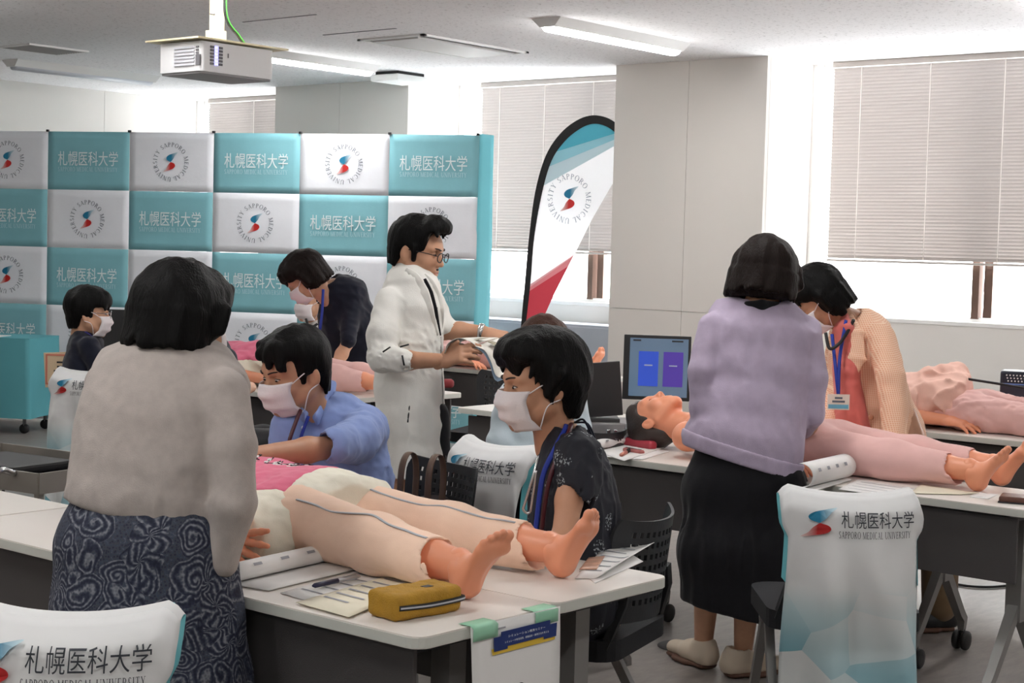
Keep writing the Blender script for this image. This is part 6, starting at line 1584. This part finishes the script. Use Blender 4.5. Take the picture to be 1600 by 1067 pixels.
for a, b in ((.0, .27), (.70, .97)):
    MB().grid(lambda u, v: V3(PWD * (a + (b - a) * u), .030 - .04 * min(v, .75) / .75 - .0022 * (v > .7), .0022 - max(0, v - .7) / .3 * .032), 5, 9, .0005).build('tape', M_tape, pt_)
# things on the right-hand table
roll_book('open notebook with a curled page left of the dark-haired mannequin', z(930, 706), z(1000, 690), z(1040, 700), z(975, 722), .020, 'open_notebook', 'notebook', 1.0)
sheet('white worksheet left of the dark-haired mannequin', [z(938, 714), z(1004, 719), z(1046, 706), z(990, 696)], .003, lines=3)
def soft_case(label, a, b, w, h, m, name='pencil_case', cat='pencil case'):
    p, q_ = np.append(a[:2], TZ), np.append(b[:2], TZ); d = q_ - p; L = np.linalg.norm(d); t = empty(name, (p + q_) / 2, math.atan2(d[1], d[0]), label, cat)
    obj_sdf('body', SDF().u(bxs((0, 0, h / 2 + .001), (L / 2, w / 2, h / 2), min(h, w) * .42), .01), .004, m, t, V3(0, 0, 0))
    MB().tube([(-L * .42, 0, h + .001), (L * .42, 0, h + .001)], [(.004, .002)] * 2, 6).build('zip', M_dark, t)
soft_case('long red pencil case beside the mannequin head', z(964, 694), z(1022, 704), .045, .036, mat('red_leather', rgb(176, 58, 72), .55))
soft_case('dusty pink glasses case in front of the red pencil case', z(976, 706), z(1004, 711), .03, .018, mat('dusty_pink', rgb(176, 104, 100), .6), 'glasses_case', 'case')
roll_book('booklet with an arched page beside the lilac cardigan', z(1250, 765), z(1318, 748), z(1330, 752), z(1262, 772), .042, 'arched_booklet', 'booklet', .9)
sheet('white worksheet behind the right-hand covered chair', [z(1310, 765), z(1400, 778), z(1440, 765), z(1340, 750)], .002, lines=4)
sheet('cream memo pad behind the right-hand covered chair', [z(1420, 772), z(1500, 774), z(1530, 772), z(1440, 758)], .004, m=M_cpaper, lines=0, ink=False)
sheet('small paper slip near the mannequin heel on the right', [z(1515, 777), z(1545, 780), z(1560, 773), z(1528, 769)], .002, name='paper_slip', lines=1)
wl = onz(1592, 785, TZ); wt = empty('wallet', (wl[0], wl[1], TZ), .3, 'brown leather wallet at the right edge of the table', 'wallet')
obj_sdf('leather', SDF().u(bxs((0, 0, .012), (.05, .06, .011), .006), .005), .004, mat('brown_leather', rgb(92, 54, 40), .4, bump=.2, bscale=200), wt, V3(0, 0, 0)); MB().box((0, 0, .003), (.104, .124, .005), bev=.002).build('back_flap', M_dark, wt)
# monitor
mo = at(1026, 575, 7.25); mrz = math.atan2(HR[1], HR[0]) - math.radians(8)
mt = empty('computer_monitor', (mo[0], mo[1], TZ), mrz, 'black monitor with blue and purple tiles above the mannequin head', 'monitor')
MW, MH = .30, .29; mz = mo[2] - TZ; tilt = Matrix.Rotation(-.10, 3, 'X')
M_scr = mat('screen_glow', rgb(90, 110, 130), .25, emit=rgb(96, 120, 146), estr=.22)
sc_ = MB().box((0, .012, mz), (MW, .022, MH), M=tilt, bev=.004).build('bezel', M_dark, mt)
MB().box((.008, -.001, mz + .002), (MW - .04, .003, MH - .03), M=tilt).build('display', M_scr, sc_)
for cx, col in ((-.045, rgb(44, 78, 190)), (.065, rgb(74, 52, 150))):
    tm = mat('tile_%d' % (cx > 0), col, .4, emit=col, estr=.25); MB().box((cx + .008, -.0045, mz - .004), (.088, .002, .155), M=tilt).build('tile', tm, sc_)
    MB().box((cx + .008, -.0065, mz - .042), (.044, .002, .056), M=tilt).build('tile_icon', mat('tile_icon', rgb(150, 160, 185), .4, emit=rgb(150, 160, 185), estr=.15), sc_)
    MB().box((cx + .008, -.0065, mz + .012), (.036, .002, .006), M=tilt).build('tile_caption', mat('tile_icon', rgb(150, 160, 185), .4), sc_)
for cx, w in ((-.09, .035), (.09, .05)): MB().box((cx, -.0045, mz + .122), (w, .002, .007), M=tilt).build('menu_text', M_dark, sc_)
MB().box((0, .04, mz / 2), (.05, .02, mz)).build('stand', M_dark, mt); MB().prism(rrect(.2, .16, .03), 0.0, .012).build('foot', M_dark, mt, (0, .03, 0))
# dark laptop on a grey case
lo_ = at(938, 660, 6.85); lt = empty('laptop', (lo_[0], lo_[1], TZ), mrz + .15, 'dark laptop seen from behind on a grey instrument box', 'laptop')
M_lap = mat('laptop_dark', rgb(58, 56, 56), .5); M_box = mat('grey_box', rgb(150, 146, 146), .45)
MB().box((-.01, .06, .035), (.34, .26, .07), bev=.006).build('instrument_box', M_box, lt)
for xx in (.03, .06): MB().box((xx, -.074, .035), (.02, .012, .022), bev=.004).build('latch', M_steel, lt)
MB().box((-.05, .06, .078), (.26, .2, .014), bev=.003).build('keyboard_base', M_lap, lt)
MB().box((-.05, .0, .20), (.27, .010, .235), M=Matrix.Rotation(.16, 3, 'X') @ Matrix.Rotation(-.10, 3, 'Y'), bev=.003).build('screen_lid', M_lap, lt)
# patient monitor at the far right
dv = at(1592, 605, 7.9); dt = empty('patient_monitor', (dv[0], dv[1], TZ), mrz - .2, 'dark blue medical device with dotted vents at the right edge', 'medical device')
M_dev = mat('device_navy', rgb(26, 32, 50), .35)
dz = dv[2] - TZ
MB().box((.03, .1, dz - .01), (.24, .16, .17), bev=.012).build('casing', M_dev, dt); MB().box((.03, .1, (dz - .09) / 2), (.16, .12, dz - .09)).build('pedestal', M_dark, dt)
MB().box((.09, .02, dz + .065), (.09, .03, .02), bev=.004).build('handle', M_paper, dt)
for i in range(6):
    for k in range(3): MB().lathe([(.004, 0), (.004, .003)], (-.06 + i * .016 + k * .004, .0195, dz + .055 - k * .014), 6, (0, -1, 0)).build('vent_dot', M_paper, dt)
MB().box((.03, .018, dz + .012), (.23, .006, .006)).build('light_strip', mat('device_blue', rgb(96, 130, 200), .3), dt)
# booklet held by the doctor
bk_o = at(735, 560, 6.12); bt = empty('held_booklet', bk_o, 0, 'open picture booklet held out by the doctor in white', 'booklet')
M_pg = mat('booklet_page', rgb(232, 228, 218), .5, var=.10, vscale=22, detail=1.0)
def leaf(name, c, m, th=.0018):
    """c: 2 x n control points: near edge and far edge"""
    a, b = bez(c[0], 6), bez(c[1], 6); n = len(a)
    MB().grid(lambda u, v: a[int(round(u * (n - 1)))] * (1 - v) + b[int(round(u * (n - 1)))] * v - bk_o, n, 5, th).build(name, m, bt)
leaf('curled_left_page', ([at(694, 552, 6.02), at(700, 536, 6.0), at(716, 528, 6.0), at(732, 532, 6.0), at(742, 538, 6.0)], [at(716, 545, 6.26), at(722, 532, 6.26), at(740, 527, 6.26), at(764, 527, 6.26), at(778, 527, 6.26)]), M_pg)
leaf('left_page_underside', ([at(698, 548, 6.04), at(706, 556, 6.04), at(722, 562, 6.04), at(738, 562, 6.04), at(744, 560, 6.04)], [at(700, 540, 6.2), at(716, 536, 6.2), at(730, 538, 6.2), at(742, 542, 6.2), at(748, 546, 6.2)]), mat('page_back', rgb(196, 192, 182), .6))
leaf('right_page', ([at(742, 540, 6.0), at(758, 548, 6.0), at(768, 566, 6.0), at(774, 584, 6.0), at(780, 590, 6.0)], [at(778, 528, 6.26), at(796, 532, 6.26), at(806, 548, 6.26), at(810, 566, 6.26), at(812, 576, 6.26)]), M_pg)
leaf('cover', ([at(744, 542, 6.01), at(756, 552, 6.01), at(766, 570, 6.01), at(772, 590, 6.01), at(778, 596, 6.01)], [at(780, 530, 6.27), at(796, 536, 6.27), at(806, 554, 6.27), at(810, 574, 6.27), at(812, 582, 6.27)]), mat('cover_blue', rgb(176, 200, 226), .4))
for (x0, y0, x1, y1) in ((762, 535, 776, 541), (740, 531, 756, 530)):
    MB().grid(lambda u, v: at(x0 + (x1 - x0) * u + 8 * v, y0 + (y1 - y0) * u - 1.5 * v - 1.0, 6.05 + .06 * v) - bk_o, 4, 4, .0008).build('picture', mat('picture_brown', rgb(150, 140, 112), .5), bt)
# back-left things
tc_ = onz(18, 672, 0); tcl = empty('cloth_covered_table', (tc_[0] - .05, tc_[1] + .1, 0), -1.05, 'wheeled table under a plain teal cloth at the left edge', 'table')
M_tcl = mat('teal_tablecloth', rgb(96, 172, 182), .75, var=.04, vscale=4, bump=.1, bscale=20)
TW, TD = .74, .5
cl = MB().grid(lambda u, v: ((lambda a: V3(a[0] * (1 + .02 * v) + .010 * math.sin(30 * u) * v, a[1] * (1 + .02 * v), .72 - .60 * v))((lambda t: [(-TW / 2 + TW * t, -TD / 2), (TW / 2, -TD / 2 + TD * (t - 1)), (TW / 2 - TW * (t - 2), TD / 2), (-TW / 2, TD / 2 - TD * (t - 3))][min(3, int(t))])(4 * u if u < 1 else 3.9999))), 81, 12).build('cloth_skirt', M_tcl, tcl)
MB().box((0, 0, .722), (TW + .004, TD + .004, .006), bev=.002).build('cloth_top', M_tcl, tcl); MB().box((-.1, -.12, .728), (.42, .2, .006), bev=.002).build('white_board', M_paper, tcl)
for sx in (-1, 1):
    for sy in (-1, 1):
        lg_ = MB().tube([(sx * .3, sy * .17, .7), (sx * .3, sy * .17, .06)], .014, 8).build('leg', M_tube, tcl); MB().lathe([(.01, -.014), (.036, -.012), (.038, 0), (.036, .012), (.01, .014)], (sx * .3, sy * .17, .038), 14, (0, 1, 0)).build('caster', M_wheel, lg_)
ca = at(88, 577, 11.2); ct = empty('framed_certificate', (ca[0], ca[1], 0), math.atan2(HR[1], HR[0]), 'cream certificate with a red border on a stand at the far left', 'certificate')
MB().box((.04, 0, ca[2]), (.24, .012, .24), M=Matrix.Rotation(-.06, 3, 'Y')).build('frame', mat('cert_cream', rgb(206, 182, 150), .6), ct)
for (x, zz, w, h_) in ((-.066, 0, .012, .21), (.146, 0, .012, .21), (.04, .1, .21, .012), (.04, -.1, .21, .012)): MB().box((x, -.008, ca[2] + zz), (w, .003, h_)).build('red_border', mat('cert_red', rgb(196, 120, 100), .6), ct)
for k in range(5): MB().box((.03 + .012 * (k % 2), -.008, ca[2] + .05 - k * .03), (.05 + .02 * (k % 3), .002, .012)).build('lettering', M_dark, ct)
MB().box((.04, .03, ca[2] / 2 - .02), (.03, .03, ca[2] - .04)).build('stand_post', M_tube, ct); MB().box((.04, .03, .01), (.2, .16, .02)).build('stand_foot', M_tube, ct)
lb = at(195, 535, 9.0); l2 = empty('laptop', (lb[0], lb[1], TZ), math.atan2(HR[1], HR[0]) + .05, 'black laptop open in front of the woman at the far left', 'laptop')
lbz = .15
MB().box((0, -.1, .075), (.34, .26, .15), bev=.006).build('instrument_box', M_box, l2)
MB().box((0, -.1, lbz + .012), (.30, .22, .02), bev=.004).build('keyboard_base', M_box, l2)
MB().box((0, .02, lbz + .13), (.30, .010, .22), M=Matrix.Rotation(-.12, 3, 'X'), bev=.003).build('screen_lid', M_dark, l2); MB().box((.04, .012, lbz + .10), (.022, .004, .006)).build('lid_badge', mat('lid_badge', rgb(120, 80, 90), .5), l2)
# steel trolley at left, behind the nearest tables
tz_ = V3(3.28, 5.02, 0); tr_ = empty('steel_trolley', tz_, math.radians(8), 'stainless steel instrument trolley behind the left-hand table', 'trolley')
M_ss = mat('stainless', rgb(176, 170, 162), .35, metal=.65)
for zz in (.645, .25):
    tb = MB().box((0, 0, zz), (.46, .72, .012)).build('tray', M_ss, tr_)
    for c, sz in (((-.23, 0, zz + .03), (.008, .72, .07)), ((.23, 0, zz + .03), (.008, .72, .07)), ((0, -.36, zz + .03), (.46, .008, .07)), ((0, .36, zz + .03), (.46, .008, .07))): MB().box(c, sz).build('rim', M_ss, tb)
for sx in (-1, 1):
    for sy in (-1, 1):
        lg_ = MB().tube([(sx * .215, sy * .345, .645), (sx * .215, sy * .345, .09)], .016, 4).build('post', M_ss, tr_); MB().lathe([(.01, -.012), (.042, -.01), (.044, 0), (.042, .01), (.01, .012)], (sx * .215, sy * .345, .044), 14, (0, 1, 0)).build('caster', M_wheel, lg_)
MB().tube(bez([(-.235, -.25, .70), (-.30, -.25, .715), (-.32, -.22, .64), (-.30, -.14, .54), (-.27, -.11, .54), (-.27, -.1, .64), (-.235, -.1, .70)], 6), .011, 8).build('push_handle', M_steel, tr_)
MB().tube(bez([(-.24, -.2, .64), (-.26, -.21, .55), (-.25, -.16, .42), (-.22, -.14, .36)], 8), .005, 6).build('hanging_cable', M_blk, tr_)
bp_ = empty('dark_tray', tz_ + V3(0, 0, .655), math.radians(8), 'black plastic tray with instruments on the steel trolley', 'tray'); MB().prism(rrect(.40, .62, .03), 0, .012).build('base', M_dark, bp_); MB().box((0, .05, .03), (.28, .36, .03), bev=.01).build('instrument_case', M_blk, bp_); MB().tube(bez([(-.1, -.2, .02), (-.14, -.1, .03), (-.05, -.06, .03)], 6), .006, 8).build('steel_ring', M_steel, bp_)
# under-table box with cables at left
cb = empty('cardboard_box', (3.0, 4.35, 0), .2, 'brown cardboard box with cables under the left-hand table', 'box'); MB().box((0, 0, .14), (.26, .3, .26), bev=.004).build('carton', mat('cardboard', rgb(150, 118, 84), .8), cb)
for k in range(2): MB().box((0, (-1) ** k * .08, .275), (.26, .15, .006), M=Matrix.Rotation((-1) ** k * .12, 3, 'X')).build('flap', mat('cardboard', rgb(150, 118, 84), .8), cb)
tn = empty('cable_bundle', (2.9, 4.42, .0), 0, 'tangle of black cables hanging under the left-hand table', 'cables')
for k in range(4): MB().tube(bez([(.0 + .03 * k, -.1, .40 - .03 * k), (.02, .02 + .02 * k, .30), (-.02 + .02 * k, .1, .36 - .04 * k), (.03, -.02 * k, .28 + .02 * k)], 8), .006, 6).build('cable', M_blk, tn)
# shoulder bag on the chair behind the blue-shirted man
bg_ = at(660, 790, 5.35); bgt = empty('shoulder_bag', (bg_[0], bg_[1], .47), .3, 'dark brown bag with leather handles on the chair behind the blue-shirted man', 'bag')
hz = bg_[2] - .47 + .02
M_bag = mat('bag_brown', rgb(44, 32, 30), .6); M_str = mat('bag_strap', rgb(96, 72, 58), .55)
obj_sdf('body', SDF().u(bxs((0, 0, hz / 2), (.14, .06, hz / 2), .03), .01), .007, M_bag, bgt, V3(0, 0, 0))
for yy in (-.05, .05): MB().tube(bez([(-.07, yy, hz - .03), (-.06, yy, hz + .10), (-.02, yy, hz + .15), (.03, yy, hz + .14), (.05, yy, hz + .08), (.04, yy, hz - .03)], 6), [(.012, .003)] * 31, 6, flat=V3(1, 0, 0)).build('handle', M_str, bgt)
# small things on the back tables
rp = onz(415, 606, TZ); rt = empty('rolled_paper', (rp[0], rp[1], TZ), 1.2, 'rolled sheet of paper on the back table', 'paper')
MB().grid(lambda u, v: (-.09 + .18 * u, (.024 - .006 * v) * math.cos(2 * math.pi * 1.4 * v), .026 + (.024 - .006 * v) * math.sin(2 * math.pi * 1.4 * v)), 5, 30, .0012).build('sheet', M_paper, rt)
rc = onz(697, 606, TZ); soft_case('small red zip pouch on the end of the back table', V3(rc[0] - .08, rc[1] + .06, 0), V3(rc[0] + .03, rc[1] - .03, 0), .07, .05, mat('red_quilt', rgb(140, 48, 52), .7), 'zip_pouch', 'pouch')
fl_ = onz(1062, 1010, 0); fo_ = empty('floor_socket', (fl_[0], fl_[1], 0), 0, 'round dark floor socket cover beside the cream shoes', 'floor socket')
MB().lathe([(.085, 0), (.085, .004), (.075, .008)], (0, 0, 0), 24).build('cover', mat('socket_grey', rgb(70, 68, 68), .5), fo_); MB().lathe([(.04, .008), (.04, .011)], (0, 0, 0), 20).build('lid', M_dark, fo_)
cc = onz(1540, 905, 0); cc_ = empty('loose_cable', (cc[0], cc[1], 0), 0, 'loop of black cable on the floor under the right-hand table', 'cable')
MB().tube(bez([(.25 * math.cos(a) , .16 * math.sin(a), .007) for a in np.linspace(0, 5.2, 9)], 6), .006, 6).build('lead', M_blk, cc_)
